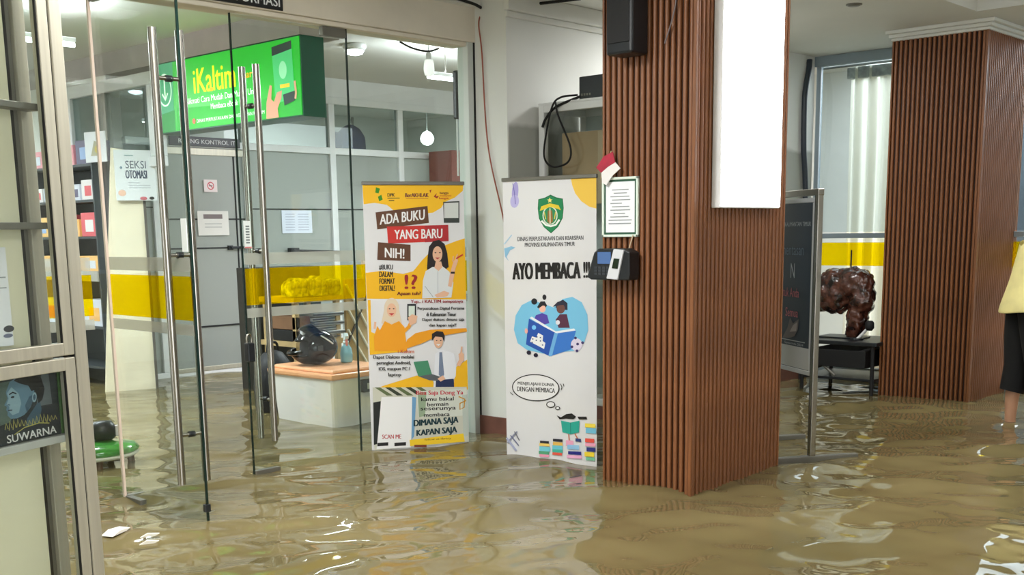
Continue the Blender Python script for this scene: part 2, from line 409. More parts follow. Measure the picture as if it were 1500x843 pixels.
# ------------------------------------------------------------------ unseen ceiling lights added to fill hall and shop
def add_fill_panel(loc, sx, sy, power, label, col=(1, 1, .98), em=6.0):  # unseen panel with an area light, added as fill
    t = thing('ceiling_light', label, 'ceiling light', loc)
    part('frame', (-sx/2-.02, -sy/2-.02, -.03), (sx/2+.02, sy/2+.02, 0), G['white_alu'], t)
    part('diffuser', (-sx/2, -sy/2, -.034), (sx/2, sy/2, -.030), mat('diffuser_glow_%d' % len(bpy.data.materials), (1, 1, 1), .5, var=0, emit=col, es=em), t)
    area_light('lamp_glow', t, (0, 0, -.045), sx, sy, power, col)
def add_fill_batten(loc, L, power, label, col=(.9, .95, 1)):  # added hanging lamp, with an upward light to brighten the ceiling
    t = thing('batten_lamp', label, 'ceiling light', loc)
    part('body', (-L/2, -.03, -.26), (L/2, .03, -.23), G['white_alu'], t, .004)
    MB().tube([(-L/2, 0, -.275), (L/2, 0, -.275)], .014, 12).build('tube', mat('tube_glow_%d' % len(bpy.data.materials), (1, 1, 1), .5, var=0, emit=col, es=8), t)
    for x in (-L/3, L/3): MB().tube([(x, 0, -.23), (x, 0, 0)], .005, 8).build('hanger', G['steel'], t)
    area_light('lamp_glow', t, (0, 0, -.30), L, .06, power, col)
    area_light('lamp_glow', t, (0, 0, -.22), L, .06, power*.5, col, (PI, 0, 0))
add_fill_panel((2.3, 3.4, HC), 1.2, .3, 70, 'long LED ceiling light over the hall near the viewer')  # placed to light the left face of the column
add_fill_panel((0.2, .6, HC), 1.2, .3, 45, 'long LED ceiling light above and behind the viewer')  # added for frontal light
add_fill_panel((5.6, 1.2, HC+.34), 1.2, .6, 14, 'LED panel inside the ceiling coffer')
add_fill_panel((6.6, 4.1, HC), .6, .3, 20, 'LED panel behind the slatted column')
add_fill_batten((3.2, 7.4, SCZ), 1.2, 78, 'LED ceiling light over the flooded shop floor')
add_fill_batten((7.2, 7.0, SCZ), 1.2, 78, 'LED ceiling light in front of the control room partition')
add_fill_batten((3.0, 10.6, SCZ), 1.2, 75, 'LED ceiling light at the back of the shop')
add_fill_panel((8.4, 10.8, SCZ), .6, .3, 45, 'LED ceiling light inside the control room', (.97, .98, 1))
# round lamps seen in the picture
t = thing('round_lamp', 'bright round ceiling lamp behind the door glass near the beam', 'lamp', (6.26, 7.5, SCZ))
MB().lathe([(.09, 0), (.1, -.02), (.08, -.05)]).build('housing', G['white_alu'], t)
MB().lathe([(.075, -.05), (.06, -.075), (.02, -.085)]).build('bulb_cover', mat('lamp_glow_white', (1, 1, 1), .5, var=0, emit=(.9, .94, 1), es=40), t)
t = thing('globe_lamp', 'small round glowing lamp behind the partition pane', 'lamp', (9.86, 10.5, 2.40))
MB().lathe([(.012, .09), (.05, .07), (.075, .03), (.082, 0), (.075, -.035), (.05, -.065), (.012, -.08)]).build('globe', mat('globe_glow', (1, 1, 1), .5, var=0, emit=(1, 1, .95), es=12), t)
MB().tube([(0, 0, .08), (0, 0, .36)], .008).build('stem', G['white_alu'], t)
t = thing('downlight', 'small recessed downlight in the hall ceiling', 'downlight', (7.0, 3.51, HC))
MB().lathe([(.05, -.006), (.05, 0), (.038, 0), (.036, -.012)]).build('ring', G['alu_dark'], t)
MB().lathe([(.034, -.002), (.03, -.006)]).build('lens', G['paper'], t)

# ------------------------------------------------------------------ slatted columns
def slat_col(name, label, x0, x1, y0, y1, z0, z1, pitch):
    t = thing(name, label, 'column', (x0, y0, 0))
    W, D = x1-x0, y1-y0; th = .02
    part('backing', (th, th, z0), (W, D, z1), G['wood_back'], t)
    # rounded slat profile, long axis Z
    wd = pitch*.58
    def slat_mesh():
        prof = [(-wd/2, 0), (-wd/2, -th*.55), (-wd*.40, -th*.82), (-wd*.22, -th*.97), (0, -th), (wd*.22, -th*.97), (wd*.40, -th*.82), (wd/2, -th*.55), (wd/2, 0)]
        n = len(prof); vs = [(x, y, z0) for x, y in prof]+[(x, y, z1) for x, y in prof]
        fs = [(i, i+1, i+1+n, i+n) for i in range(n-1)] + [tuple(range(n))[::-1], tuple(range(n, 2*n))]
        mb = MB(); mb.add(vs, fs[:-2], None, True); mb.add(vs, fs[-2:]); return mb
    first = None
    def put(loc, rz):
        nonlocal first
        if first is None:
            first = slat_mesh().build('slat', G['wood'], t); o = first
        else:
            o = first.copy(); COL.objects.link(o); o.parent = t
        o.location = loc; o.rotation_euler = (0, 0, rz)
    n = max(1, int(round((W-.012)/pitch)))
    for i in range(n): put((.012+pitch*.5+(W-.024-pitch)*i/(n-1), th, 0), 0)
    n = max(1, int(round((D-.012)/pitch)))
    for i in range(n): put((th, .012+pitch*.5+(D-.024-pitch)*i/(n-1), 0), -PI/2)
    part('corner_trim', (0, 0, z0), (.018, .018, z1), G['wood'], t, .003)
    part('edge_trim', (0, D-.012, z0), (.03, D, z1), G['wood'], t, .003)
    part('edge_trim', (W-.012, 0, z0), (W, .03, z1), G['wood'], t, .003)
    return t
slat_col('slatted_column', 'brown wood slatted square column carrying the lit white sign', 4.482, 5.31, 3.0, 3.535, FZ, HC, .0357)
rc = slat_col('slatted_column', 'dark brown slatted column with white cornice beside the curtain', 8.16, 8.93, 3.10, 3.785, FZ, 2.60, .0357)
mb = MB()
for o_, z0, z1 in ((.012, 2.565, 2.585), (.03, 2.585, 2.61), (.055, 2.61, HC)):
    mb.box((-o_, -o_, z0), (.77, .685+o_*.6, z1))
mb.build('cornice', G['ceil'], rc, .006)
# ------------------------------------------------------------------ backlit white sign on the column
t = thing('lightbox_sign', 'glowing white vertical lightbox sign on the slatted column', 'sign', (4.62, 3.0, 1.35))
part('case', (0, -.05, 0), (.545, -.002, 1.2), G['white_alu'], t, .004)
part('lit_face', (.008, -.056, .008), (.537, -.05, 1.192), mat('lightbox_glow', (1, 1, 1), .4, var=0, emit=(.96, .98, 1), es=5.0), t)
a = Art(lambda x, y: (x, y), -.057)
for x, z, c in ((.05, .92, (150, 215, 190)), (.06, .22, (150, 225, 200)), (.44, .93, (200, 205, 225)), (.47, .27, (200, 205, 225)), (.44, .30, (215, 215, 230))):
    a.ell(x, z, .008, .012, rgb(*c))
a.flush('faint_print', t, 'stuff')
area_light('sign_glow', t, (.27, -.07, .6), .5, 1.15, 30, (.9, .95, 1), (PI/2, 0, 0))

# black speaker box on the column
t = thing('wall_speaker', 'black box speaker fixed high on the slatted column', 'speaker', (4.482, 3.255, 2.05))
part('body', (-.14, 0, 0), (-.01, .15, .42), G['black'], t, .012)
part('grille', (-.146, .012, .05), (-.14, .138, .40), G['blackm'], t, .003)
part('bracket', (-.012, .04, .1), (.0, .11, .3), G['alu_dark'], t)
MB().tube([(-.15, .035, .42), (-.15, .032, .24)], .005).build('hanging_tag', G['white'], t)
o = MB().tube(arc([(4.47, 3.17, 2.50), (4.46, 3.10, 2.30), (4.462, 3.115, 2.20), (4.465, 3.16, 2.09)]), .0035, 8).build('speaker_cable', rgb(120, 110, 112, 'cable_grey'))
tag(o, 'thin grey cable curving down beside the black speaker', 'cable')
# framed notice
t = thing('framed_notice', 'small white notice in a green and white frame on the column', 'notice', (4.478, 3.525, 1.222), -PI/2)
mb = MB()
for q, b in (((0, 0), (.218, .012)), ((0, .272), (.218, .284)), ((0, 0), (.012, .284)), ((.206, 0), (.218, .284))): mb.box((q[0], -.014, q[1]), (b[0], 0, b[1]))
mb.build('frame', rgb(214, 226, 214, 'pale_frame'), t, .002)
part('sheet', (.012, -.008, .012), (.206, -.002, .272), rgb(40, 84, 62, 'green_mount'), t)
a = Art(lambda x, y: (x, y), -.009)
a.rect(.022, .022, .196, .262, G['paper'])
for k, (l, r_) in enumerate(((.06, .16), (.07, .15), (.05, .165), (.06, .17), (.05, .12), (.06, .165), (.05, .17), (.07, .14), (.05, .16), (.04, .18), (.04, .175))):
    a.rect(l, .222-k*.016, r_, .2265-k*.016, rgb(140, 145, 145))
a.text('PENGUMUMAN', .055, .25, .165, .24, rgb(80, 85, 85)) if False else None
a.build('printed_lines', t)
# small flag
t = thing('small_flag', 'small red and white paper flag tucked above the framed notice', 'flag', (4.462, 3.545, 1.47), -PI/2)
def cloth(poly, m, nm, d):
    mb = MB(); mb.prism(poly, -d-.004, -d); mb.build(nm, m, t)
cloth([(0, .085), (.045, .135), (.10, .155), (.115, .105), (.07, .085), (.03, .06)], rgb(168, 34, 58, 'flag_red', .7, var=.15, scale=20), 'red_half', .012)
cloth([(.03, .06), (.07, .085), (.115, .105), (.145, .075), (.10, .045), (.06, .0), (.035, .012)], rgb(226, 222, 220, 'flag_white', .7), 'white_half', .010)
MB().tube([(.02, -.006, .03), (.085, -.006, .16)], .003).build('stick', rgb(190, 170, 130, 'stick_wood'), t)
# attendance terminal
t = thing('fingerprint_terminal', 'black and silver fingerprint attendance terminal on the column', 'terminal', (4.468, 3.545, 1.03), -PI/2)
mb = MB(); mb.prism([(-.01, .0), (.015, -.012), (.245, -.012), (.25, .01), (.25, .12), (.21, .138), (.06, .138), (.035, .12)], -.085, -.005); mb.build('body', G['black'], t, .006)
part('screen', (.06, -.089, .065), (.14, -.084, .122), mat('blue_screen', s2l(60, 84, 120), .2, var=0, emit=s2l(70, 100, 150), es=.5), t, .002)
mb = MB(); mb.prism([(.118, -.005), (.185, -.01), (.222, .132), (.162, .136)], -.094, -.084); mb.build('silver_panel', rgb(206, 208, 212, 'silver_plastic', .35), t, .003)
mb = MB(); mb.prism([(.155, .045), (.188, .043), (.198, .09), (.167, .092)], -.098, -.092); mb.build('fingerprint_window', rgb(24, 44, 38, 'dark_green_glass', .1), t)
mb = MB()
for i in range(4):
    for j in range(3): mb.box((.04+i*.024, -.088, .012+j*.015), (.058+i*.024, -.084, .022+j*.015))
mb.build('keypad', rgb(52, 56, 62, 'key_grey'), t)
MB().tube([(.20, -.02, .138), (.215, -.01, .20)], .003).build('cable', rgb(190, 170, 140, 'cable_tan'), t)

# ------------------------------------------------------------------ glass doors
ZB, ZT = FZ+.005, 2.355
def films(parent, x0, x1, y):
    part('frosted_strip', (x0, y-.003, 1.105), (x1, y-.001, 1.165), G['ffilm'], parent)
    part('yellow_film', (x0, y-.003, .895), (x1, y-.001, 1.085), G['yfilm'], parent)
    part('frosted_strip', (x0, y-.003, .83), (x1, y-.001, .878), G['ffilm'], parent)
def handle(parent, x, z0, z1, bars):
    for sd in (-1, 1):
        o = MB().tube([(x, sd*.062, z0), (x, sd*.062, z1)], .018, 16).build('handle_bar', G['steel'], parent)
    for z in bars:
        MB().tube([(x, -.062, z), (x, .062, z)], .009, 10).build('crossbar', G['steel'], parent)
        MB().tube([(x, -.014, z), (x, .014, z)], .014, 12).build('washer', G['black'], parent)
def leaf(name, label, loc, rz, wd, hx, flip):
    t = thing(name, label, 'glass door', loc, rz)
    part('glass', (0, -.005, ZB), (wd, .005, ZT), G['glass'], t)
    e = 0 if flip else wd
    part('free_edge', (e-.003, -.0056, ZB), (e+.003, .0056, ZT), G['glass_edge'], t)
    handle(t, hx, .17, 2.11, (1.91, 1.175, .39))
    films(t, .006, wd-.006, -.006)
    hx0 = wd-.16 if flip else 0
    part('top_fitting', (hx0, -.016, ZT-.045), (hx0+.16, .016, ZT), G['alu_dark'], t, .002)
    part('bottom_fitting', (hx0, -.016, -.025), (hx0+.16, .016, .012), G['alu_dark'], t, .002)
    return t
# right leaf, closed: local x along +X
LR = leaf('glass_door', 'closed frameless glass door leaf with steel handles beside the yellow banner', (3.441, 5.085, 0), 0, .733, .10, True)
part('bottom_fitting', (0, -.016, -.025), (.16, .016, .012), G['alu_dark'], LR, .002)
t = part('instruction_sticker', (.012, -.0085, 1.19), (.055, -.006, 1.33), rgb(228, 234, 232, 'sticker_white'), LR)
a = Art(None, -.009)
for k in range(7): a.rect(.022, 1.215+k*.014, .045, 1.222+k*.014, rgb(110, 120, 120))
a.rect(.012, 1.19, .055, 1.198, rgb(200, 120, 120)); a.build('sticker_print', t)
# left leaf, swung out toward the hall
LL = leaf('glass_door', 'open frameless glass door leaf swung outward, with tall steel handles', (2.705, 5.085, 0), math.atan2(4.335-5.085, 2.68-2.705), .75, .652, False)
t = part('instruction_sticker', (.69, -.0085, 1.19), (.735, -.006, 1.33), rgb(228, 234, 232, 'sticker_white'), LL)
part('edge_lock', (.735, -.014, .05), (.757, .014, .085), G['black'], LL, .003)
# fixed panes
t = thing('fixed_glass', 'fixed glass pane between the closed door and the pillar', 'glass pane', (4.185, 5.085, 0))
part('glass', (0, -.005, ZB), (.90, .005, 2.37), G['glass'], t)
part('edge', (-.003, -.0056, ZB), (.003, .0056, 2.37), G['glass_edge'], t)
films(t, .006, .89, -.006)
part('bottom_fitting', (-.16, -.012, -.028), (0, .012, .0), G['alu_dark'], t) if False else None
t = thing('fixed_glass', 'fixed glass pane left of the open door, behind the display case', 'glass pane', (1.2, 5.085, 0))
part('glass', (0, -.005, ZB), (1.49, .005, 2.37), G['glass'], t)
part('edge', (1.485, -.008, ZB), (1.497, .008, 2.37), rgb(226, 206, 190, 'edge_pale', .2), t)
films(t, .0, 1.4, -.006)
part('bottom_fitting', (1.50, -.016, -.02), (1.60, .016, .014), G['alu_dark'], t)
# aluminium jamb at the pillar
mb = MB(); mb.box((5.085, 5.04, FZ), (5.132, 5.13, 2.385)); o = struct('trim_4', mb, rgb(206, 212, 206, 'pale_alu', .45), 'pale aluminium jamb between the glass and the pillar', .003)
part('dark_joint', (5.132, 5.035, FZ), (5.142, 5.06, 2.385), G['gasket'], o)
# padlock on the closed leaf
t = thing('padlock', 'black padlock hanging on the closed glass door edge', 'padlock', (3.445, 5.072, .60))
part('body', (-.022, -.02, 0), (.022, .02, .10), G['black'], t, .006)
MB().tube(arc([(-.014, 0, .10), (-.014, 0, .13), (0, 0, .146), (.014, 0, .13), (.014, 0, .10)], 6), .005, 8).build('shackle', G['steel'], t)
# sign on the beam
t = thing('department_sign', 'black name sign with white letters on the beam above the doors', 'sign', (2.55, 5.03, 2.39))
part('plate', (0, -.012, 0), (1.175, -.001, .12), rgb(30, 32, 36, 'sign_black', .4), t, .002)
a = Art(None, -.0125); a.text('TEKNOLOGI INFORMASI', .42, .064, 1.155, .016, rgb(228, 230, 232), .012); a.flush('lettering', t, 'stuff')

# ------------------------------------------------------------------ yellow roll-up banner
def rollup(label, loc, rz, W, H):
    t = thing('rollup_banner', label, 'banner', loc, rz)
    p = part('panel', (0, -.001, -.05), (W, .001, H), G['banner'], t)
    part('top_rail', (-.004, -.010, H-.006), (W+.004, .010, H+.014), G['alu_dark'], t, .003)
    mb = MB(); mb.prism([(-.015, FZ+.005), (W+.015, FZ+.005), (W+.01, -.045), (-.01, -.045)], -.06, .05); mb.build('base', G['alu_dark'], t, .006)
    MB().tube([(W/2, .03, -.05), (W/2, .012, H)], .008, 8).build('pole', G['alu_dark'], t)
    for x in (.08, W-.08): part('foot', (x-.02, -.16, FZ+.001), (x+.02, .16, FZ+.015), G['alu_dark'], t, .003)
    return t, p
c1, c2 = (4.211, 5.022), (4.747, 4.762)
WY = math.hypot(c2[0]-c1[0], c2[1]-c1[1])
YB, YP = rollup('yellow and white roll-up banner about new digital books', (c1[0], c1[1], 0), math.atan2(c2[1]-c1[1], c2[0]-c1[0]), WY, 1.53)
Y_ = rgb(250, 194, 30); Y2 = rgb(244, 186, 20); W_ = G['white']; BR = rgb(98, 62, 40); BK = rgb(24, 22, 22); RD = rgb(206, 50, 44); RD2 = rgb(160, 34, 40); SK = rgb(232, 184, 152); OR = rgb(240, 160, 20); GRN = rgb(56, 140, 30)
fm = quadmap((530, 269), (679, 270), (687, 653), (545, 664), WY, .0, 1.53)
a = Art(fm, -.0014, .00006)
a.poly([(530,269),(679,270),(678,280),(666,290),(652,296),(646,305),(634,312),(612,314),(592,312),(577,309),(566,300),(548,297),(532,299)], Y_)
a.poly([(535,400),(560,397),(590,402),(605,398),(618,382),(632,368),(652,360),(668,354),(681,350),(683,440),(537,438)], Y2)
a.flush('yellow_wave', YP)
a.poly([(550,274),(556,276),(554,283),(549,282)], GRN); a.poly([(553,288),(558,285),(560,292),(555,295)], GRN)
a.text('DPK', 567, 283, 578, 288, BK, .03); a.rect(567, 289.5, 585, 291, rgb(150,120,30)); a.rect(569, 293, 577, 294.5, rgb(110,90,20))
a.text('BerAKHLAK', 593, 283, 628, 289, rgb(110, 40, 50), .03); a.rect(594, 290.5, 627, 291.5, rgb(210,130,40)); a.poly([(629,279),(632,278),(630,283)], RD2)
a.poly([(635,288),(640,283),(638,288),(643,287),(640,291)], RD2); a.text('bangga', 644, 281, 657, 285.5, rgb(110, 40, 40), .02); a.text('melayani', 644, 285.5, 661, 289, rgb(200,80,30), .01); a.text('bangsa', 643, 289, 657, 293, rgb(200,60,30), .02)
a.poly([(649,296),(673,295),(673,327),(650,327)], rgb(60,66,62)); a.poly([(650.5,298),(671.5,297),(671.5,320),(650.5,320)], rgb(214,218,214))
a.flush('logo_row', YP, 'stuff')
a.poly([(549.4,311),(626,302),(628,327),(552,336)], BR)
a.poly([(566,332),(656.5,330),(657,354),(568,357)], RD); a.poly([(622,331),(656.5,330),(657,354),(622,355.5)], rgb(180, 42, 48))
a.poly([(553,355),(601,359),(601,383),(552,381)], BR)
a.text('ADA BUKU', 555.5, 314.5, 622, 329.5, W_, .018, 7.5)
a.text('YANG BARU', 577, 337, 648, 351, W_, .018, 1.5)
a.text('NIH!', 563, 363, 592, 377.5, W_, .018, -2)
a.flush('headline', YP)
for k, s_ in enumerate(('#BUKU', 'DALAM', 'FORMAT', 'DIGITAL!')): a.text(s_, 554.5+k*.3, 388+k*10.2, 575+(3 if k > 1 else 0), 396+k*10.2, BK, .02)
a.text('!?', 592, 403, 611, 424, RD2, .02); a.text('Apaan tuh?', 581, 428, 616, 434.5, rgb(110, 24, 24), .03)
a.flush('subtitle', YP)
# woman in a white blouse
HAIR = rgb(34, 26, 26)
a.poly([(628,362),(634,354),(643,352),(651,358),(655,372),(657,392),(650,397),(642,392),(632,394),(625,396),(626,378)], HAIR)
a.poly([(618,438),(619,412),(623,398),(633,392),(648,391),(658,399),(664,415),(661,437)], rgb(222, 226, 228))
a.poly([(636,393),(638,384),(646,384),(648,392),(642,398)], SK)
a.ell(640.5, 373, 7.2, 11.5, SK); a.poly([(633,364),(636,358),(645,358),(648,366),(643,361),(637,362)], HAIR)
a.ell(637.5, 371, 1.3, .8, HAIR); a.ell(644, 371, 1.3, .8, HAIR); a.poly([(637,378),(644,378),(640.5,381)], rgb(190,70,70))
a.poly([(656,420),(659,401),(664,384),(669,378),(671,383),(667,394),(664,410),(661,422)], SK); a.rect(660, 399, 666, 402, BK)
a.line([(663,384),(664,376)], 1.6, SK); a.line([(667,381),(670,373)], 1.6, SK); a.line([(668,380),(674,376),(678,374)], 2.0, RD)
a.poly([(636,433),(650,427),(658,430),(655,435),(640,437)], SK); a.line([(622,420),(634,436)], 1.0, rgb(170,176,180)); a.line([(641,398),(641,430)], .7, rgb(170,176,180))
a.flush('woman_picture', YP)
# woman in an orange top with phone
a.poly([(538,440),(542,440),(544,520),(541,520)], Y2); a.poly([(541,486),(556,492),(590,500),(592,516),(543,520)], Y2)
a.ell(573, 452, 11, 15, rgb(226, 208, 182)); a.poly([(562,455),(584,455),(588,474),(572,480),(558,474)], rgb(226, 208, 182))
a.poly([(553,515),(556,484),(563,471),(573,476),(584,471),(592,480),(596,515)], OR)
a.poly([(548,515),(547,494),(552,478),(558,488),(554,514)], OR)
a.ell(573, 455, 7.0, 10, SK); a.ell(570, 453, 1.2, .7, BK); a.ell(576, 453, 1.2, .7, BK); a.poly([(569,459.5),(577,459.5),(573,463)], rgb(200,60,60))
a.line([(589,488),(598,480),(603,470)], 5, OR); a.rect(596, 446, 609, 470, rgb(40,44,48)); a.rect(598, 449, 607, 464, rgb(214,226,214)); a.poly([(597,466),(603,461),(611,464),(609,474),(600,478)], SK)
a.line([(548,482),(549,472)], 3, SK)
a.flush('phone_woman_picture', YP)
a.text('Yup.. i KALTIM tempatnya', 601, 440, 678, 446, rgb(150, 24, 34), .02)
for k, (s_, x0, x1) in enumerate((('Perpustakaan Digital Pertama', 611, 680), ('di Kalimantan Timur', 624, 668), ('Dapat diakses dimana saja', 618, 680), ('dan kapan saja!!', 628, 668))): a.text(s_, x0, 450.5+k*8.2, x1, 456+k*8.2, BK, .02)
a.poly([(596,498),(608,489),(630,484),(683,482),(684,487),(640,494),(615,505),(590,513)], OR)
a.flush('small_text', YP, 'stuff')
# lower block: man with laptop
a.poly([(546,572),(560,566),(610,551),(632,556),(640,572)], Y2); a.poly([(664,572),(666,540),(684,528),(685,572)], Y2)
a.text('i Kaltim', 582, 513, 606, 518, rgb(206, 96, 40), .02)
for k, (s_, x0, x1) in enumerate((('Dapat Diakses melalui', 546, 606), ('perangkat Android,', 551, 601), ('iOS, maupun PC /', 554, 600), ('laptop', 568, 587))): a.text(s_, x0, 521+k*8.6, x1, 527.5+k*8.6, BK, .02)
a.flush('small_text', YP, 'stuff')
a.poly([(634,574),(636,535),(637,520),(644,514),(652,514),(664,519),(668,535),(667,552),(664,558),(661,574)], rgb(232, 234, 240))
a.poly([(638,558),(664,556),(665,574),(637,574)], rgb(30, 44, 84))
a.ell(641.5, 501, 6.6, 10, SK); a.poly([(632,500),(632,490),(639,486),(648,487),(651,493),(650,502),(647,495),(637,494),(634,498)], HAIR); a.ell(639, 500, 1.1, .7, BK); a.ell(645, 500, 1.1, .7, BK); a.poly([(638,505),(645,505),(641.5,508)], W_)
a.poly([(643,517),(647,517),(650,550),(646,555),(642,550)], rgb(120, 134, 160))
a.poly([(605,531),(626,529),(632,549),(612,552)], rgb(70, 140, 104)); a.poly([(612,552),(632,549),(648,554),(640,559),(628,558)], rgb(90,96,100)); a.poly([(640,556),(648,551),(652,556),(645,560)], SK)
a.poly([(668,536),(672,528),(671,520),(676,517),(679,520),(679,529),(673,538)], SK); a.line([(675,518),(676,509)], 2.4, SK)
a.flush('man_picture', YP)
# bottom picture
a.poly([(545,568),(683,568),(686,648),(548,660)], rgb(206, 206, 190))
for k in range(5): a.poly([(548+k*15,568),(556+k*15,568),(575+k*15,580),(566+k*15,580)], rgb(52,60,44) if k % 2 else rgb(96,110,70))
a.poly([(546,590),(557,588),(554,650),(547,652)], rgb(28,32,30))
a.poly([(558,582),(604,582),(601,656),(551,658)], rgb(240,240,240))
a.poly([(603,582),(609,583),(606,640),(602,645)], rgb(110,160,200)); a.poly([(609,574),(683,570),(685,610),(612,612)], rgb(214,218,206)); a.poly([(611,576),(624,575),(622,610),(613,612)], rgb(150,170,140)); a.poly([(676,580),(684,579),(685,640),(678,640)], rgb(190,200,190))
a.text('SCAN ME', 559, 637, 587, 643, rgb(180, 40, 40), .02)
a.poly([(552,649),(568,648),(568,653),(552,654)], BK); a.poly([(577,649),(594,648),(594,653),(577,654)], BK)
a.text('Bisa Saja Dong Ya', 609, 573, 678, 581, rgb(196, 40, 60), .02)
for k, (s_, x0, x1) in enumerate((('kamu bakal', 616, 664), ('bermain', 625, 656), ('seserunya', 615, 667), ('membaca', 620, 658))): a.text(s_, x0, 583+k*7.6, x1, 588.6+k*7.6, BK, .025, 1)
a.poly([(599,645),(678,636),(680,648),(600,654)], rgb(246, 206, 40))
a.text('DIMANA SAJA', 605, 616, 671, 628, rgb(10, 52, 60), .04, 5); a.text('KAPAN SAJA', 609, 630.5, 669, 642, rgb(10, 52, 60), .04, 5)
a.line([(671,582),(680,586),(679,598),(673,601),(673,592),(682,588)], 1.6, rgb(214,150,20)); a.text('follow us library', 621, 643, 660, 647, rgb(150,110,20), .01, 2)
a.rect(606, 652, 624, 655.5, rgb(130, 60, 40)); a.flush('lower_picture', YP, 'stuff')

# ------------------------------------------------------------------ white roll-up banner
c1, c2 = (4.643, 4.352), (4.737, 3.775)
WW = math.hypot(c2[0]-c1[0], c2[1]-c1[1])
WBN, WP = rollup('white roll-up banner reading AYO MEMBACA with a green crest', (c1[0], c1[1], 0), math.atan2(c2[1]-c1[1], c2[0]-c1[0]), WW, 1.53)
fm = quadmap((747, 263), (876, 261), (875, 683), (743, 668), WW, .0, 1.53)
a = Art(fm, -.0014, .00006)
PU = rgb(168, 160, 214)
a.ell(764, 279, 4.5, 14, PU, .1); a.ell(763, 292, 6, 9, rgb(186,180,226), .1); a.line([(761,267),(763,280),(764,296)], 1.0, rgb(110,100,180))
a.poly([(841,261),(876,261),(876,305),(866,302),(855,294),(847,283),(843,272)], rgb(246, 202, 78))
a.flush('corner_shapes', WP, 'stuff')
# crest
def shield(s, cx=813, cy=311): return [(cx+s*x, cy+s*y) for x, y in ((0,-27),(8,-23),(17,-21),(18,-8),(16.5,6),(10,18),(0,27),(-10,18),(-16.5,6),(-18,-8),(-17,-21),(-8,-23))]
a.poly(shield(1.0), rgb(20, 110, 66)); a.poly(shield(.94), rgb(26, 132, 80))
a.ell(812, 313, 10.5, 13, rgb(214, 222, 206)); a.ell(812, 313, 9, 11.5, rgb(40, 140, 88))
a.poly([(798,306),(800,300),(812,296),(824,299),(827,306),(823,304),(812,301),(802,305)], rgb(226, 200, 50))
for k in range(5):
    pass
a.poly([(812+4*math.sin(2*PI*i/10)*(1 if i % 2 == 0 else .42), 292-4*math.cos(2*PI*i/10)*(1 if i % 2 == 0 else .42)) for i in range(10)], rgb(240, 226, 130))
a.poly([(809,306),(815,306),(816,321),(812,325),(808,321)], rgb(150,110,50)); a.line([(812,303),(812,324)], 1.3, rgb(230,220,190)); a.line([(806,318),(804,308)], 1.3, rgb(220,200,90)); a.line([(818,318),(820,308)], 1.3, rgb(220,200,90))
a.line([(800,320),(806,326),(813,328),(820,326),(825,319)], 2.6, rgb(236,240,236))
a.flush('crest', WP)
a.text('DINAS PERPUSTAKAAN DAN KEARSIPAN', 766, 342, 858, 348, rgb(60,60,62), .012); a.text('PROVINSI KALIMANTAN TIMUR', 776, 350.5, 846, 356.5, rgb(60,60,62), .012)
LB = rgb(140, 190, 222)
a.poly([(747,358),(757,355),(763,357),(755,361),(750,370),(753,376),(748,370)], LB); a.line([(747,352),(753,345),(758,339)], 1.4, rgb(176,210,232))
a.text('AYO MEMBACA', 757.5, 379, 854, 403, BK, .03); a.text('!!!', 857.5, 379, 867, 402, BK, .02)
a.flush('heading', WP, 'stuff')
# illustration: two children behind a big book on a light blue blob
SB = rgb(122, 196, 232)
a.poly([(758,476),(761,455),(770,440),(784,433),(800,438),(815,444),(828,432),(842,429),(855,437),(863,455),(864,478),(858,496),(845,508),(800,512),(776,506),(763,496)], SB)
HB = rgb(26, 26, 34)
a.ell(788, 435, 4.2, 4.6, HB); a.ell(802.5, 429, 2.8, 4, HB); a.poly([(792,443),(797,435),(803,435),(806,441),(803,446),(795,446)], HB)
a.poly([(787,462),(790,455),(799,452),(806,455),(809,467),(796,470)], rgb(84, 70, 170)); a.ell(799.5, 445.5, 4.6, 5.6, rgb(246, 190, 170)); a.poly([(792,444),(797,436),(803,436),(806,442),(800,441),(796,444)], HB)
a.poly([(818,444),(822,436),(829,433),(835,438),(835,448),(826,447)], rgb(40, 40, 60)); a.ell(825.5, 446, 6, 7, rgb(110, 72, 66)); a.poly([(814,443),(821,436),(830,434),(834,440),(824,441)], rgb(40, 40, 60))
a.poly([(818,462),(824,454),(834,454),(838,474),(822,474)], rgb(88, 44, 70)); a.ell(821, 466, 3, 3.4, rgb(226,226,236))
a.poly([(781,459),(784,457),(818,479),(844,475),(847,479),(820,484)], rgb(236, 240, 246))
a.poly([(780,460),(819,482),(809,516),(775,498)], rgb(36, 84, 176)); a.poly([(819,482),(847,478),(839,506),(809,516)], rgb(56, 120, 206)); a.poly([(816,481),(821,482),(812,516),(807,515)], rgb(110, 176, 226))
a.ell(787, 473, 3, 3.4, rgb(120,200,250)); a.poly([(781,494),(784,486),(790,488),(793,481),(800,485),(799,493),(803,496),(801,505)], W_)
for x, y in ((785,490),(784,495),(791,487),(790,492),(796,488),(796,493),(799,499)): a.rect(x-.9, y-.9, x+.9, y+.9, rgb(60,70,120))
a.ell(847.5, 499, 8, 9.5, rgb(224, 216, 236))
for x, y in ((846,489),(849,498),(856,496),(848,508),(841,502)): a.ell(x, y, 2.0, 2.0, rgb(64, 54, 110))
a.ell(779, 510, 3.2, 3.2, rgb(30,24,50)); a.ell(789, 514, 3.2, 3, rgb(30,24,50)); a.ell(776, 478, 2.2, 4, rgb(240,180,170))
a.flush('children_picture', WP)
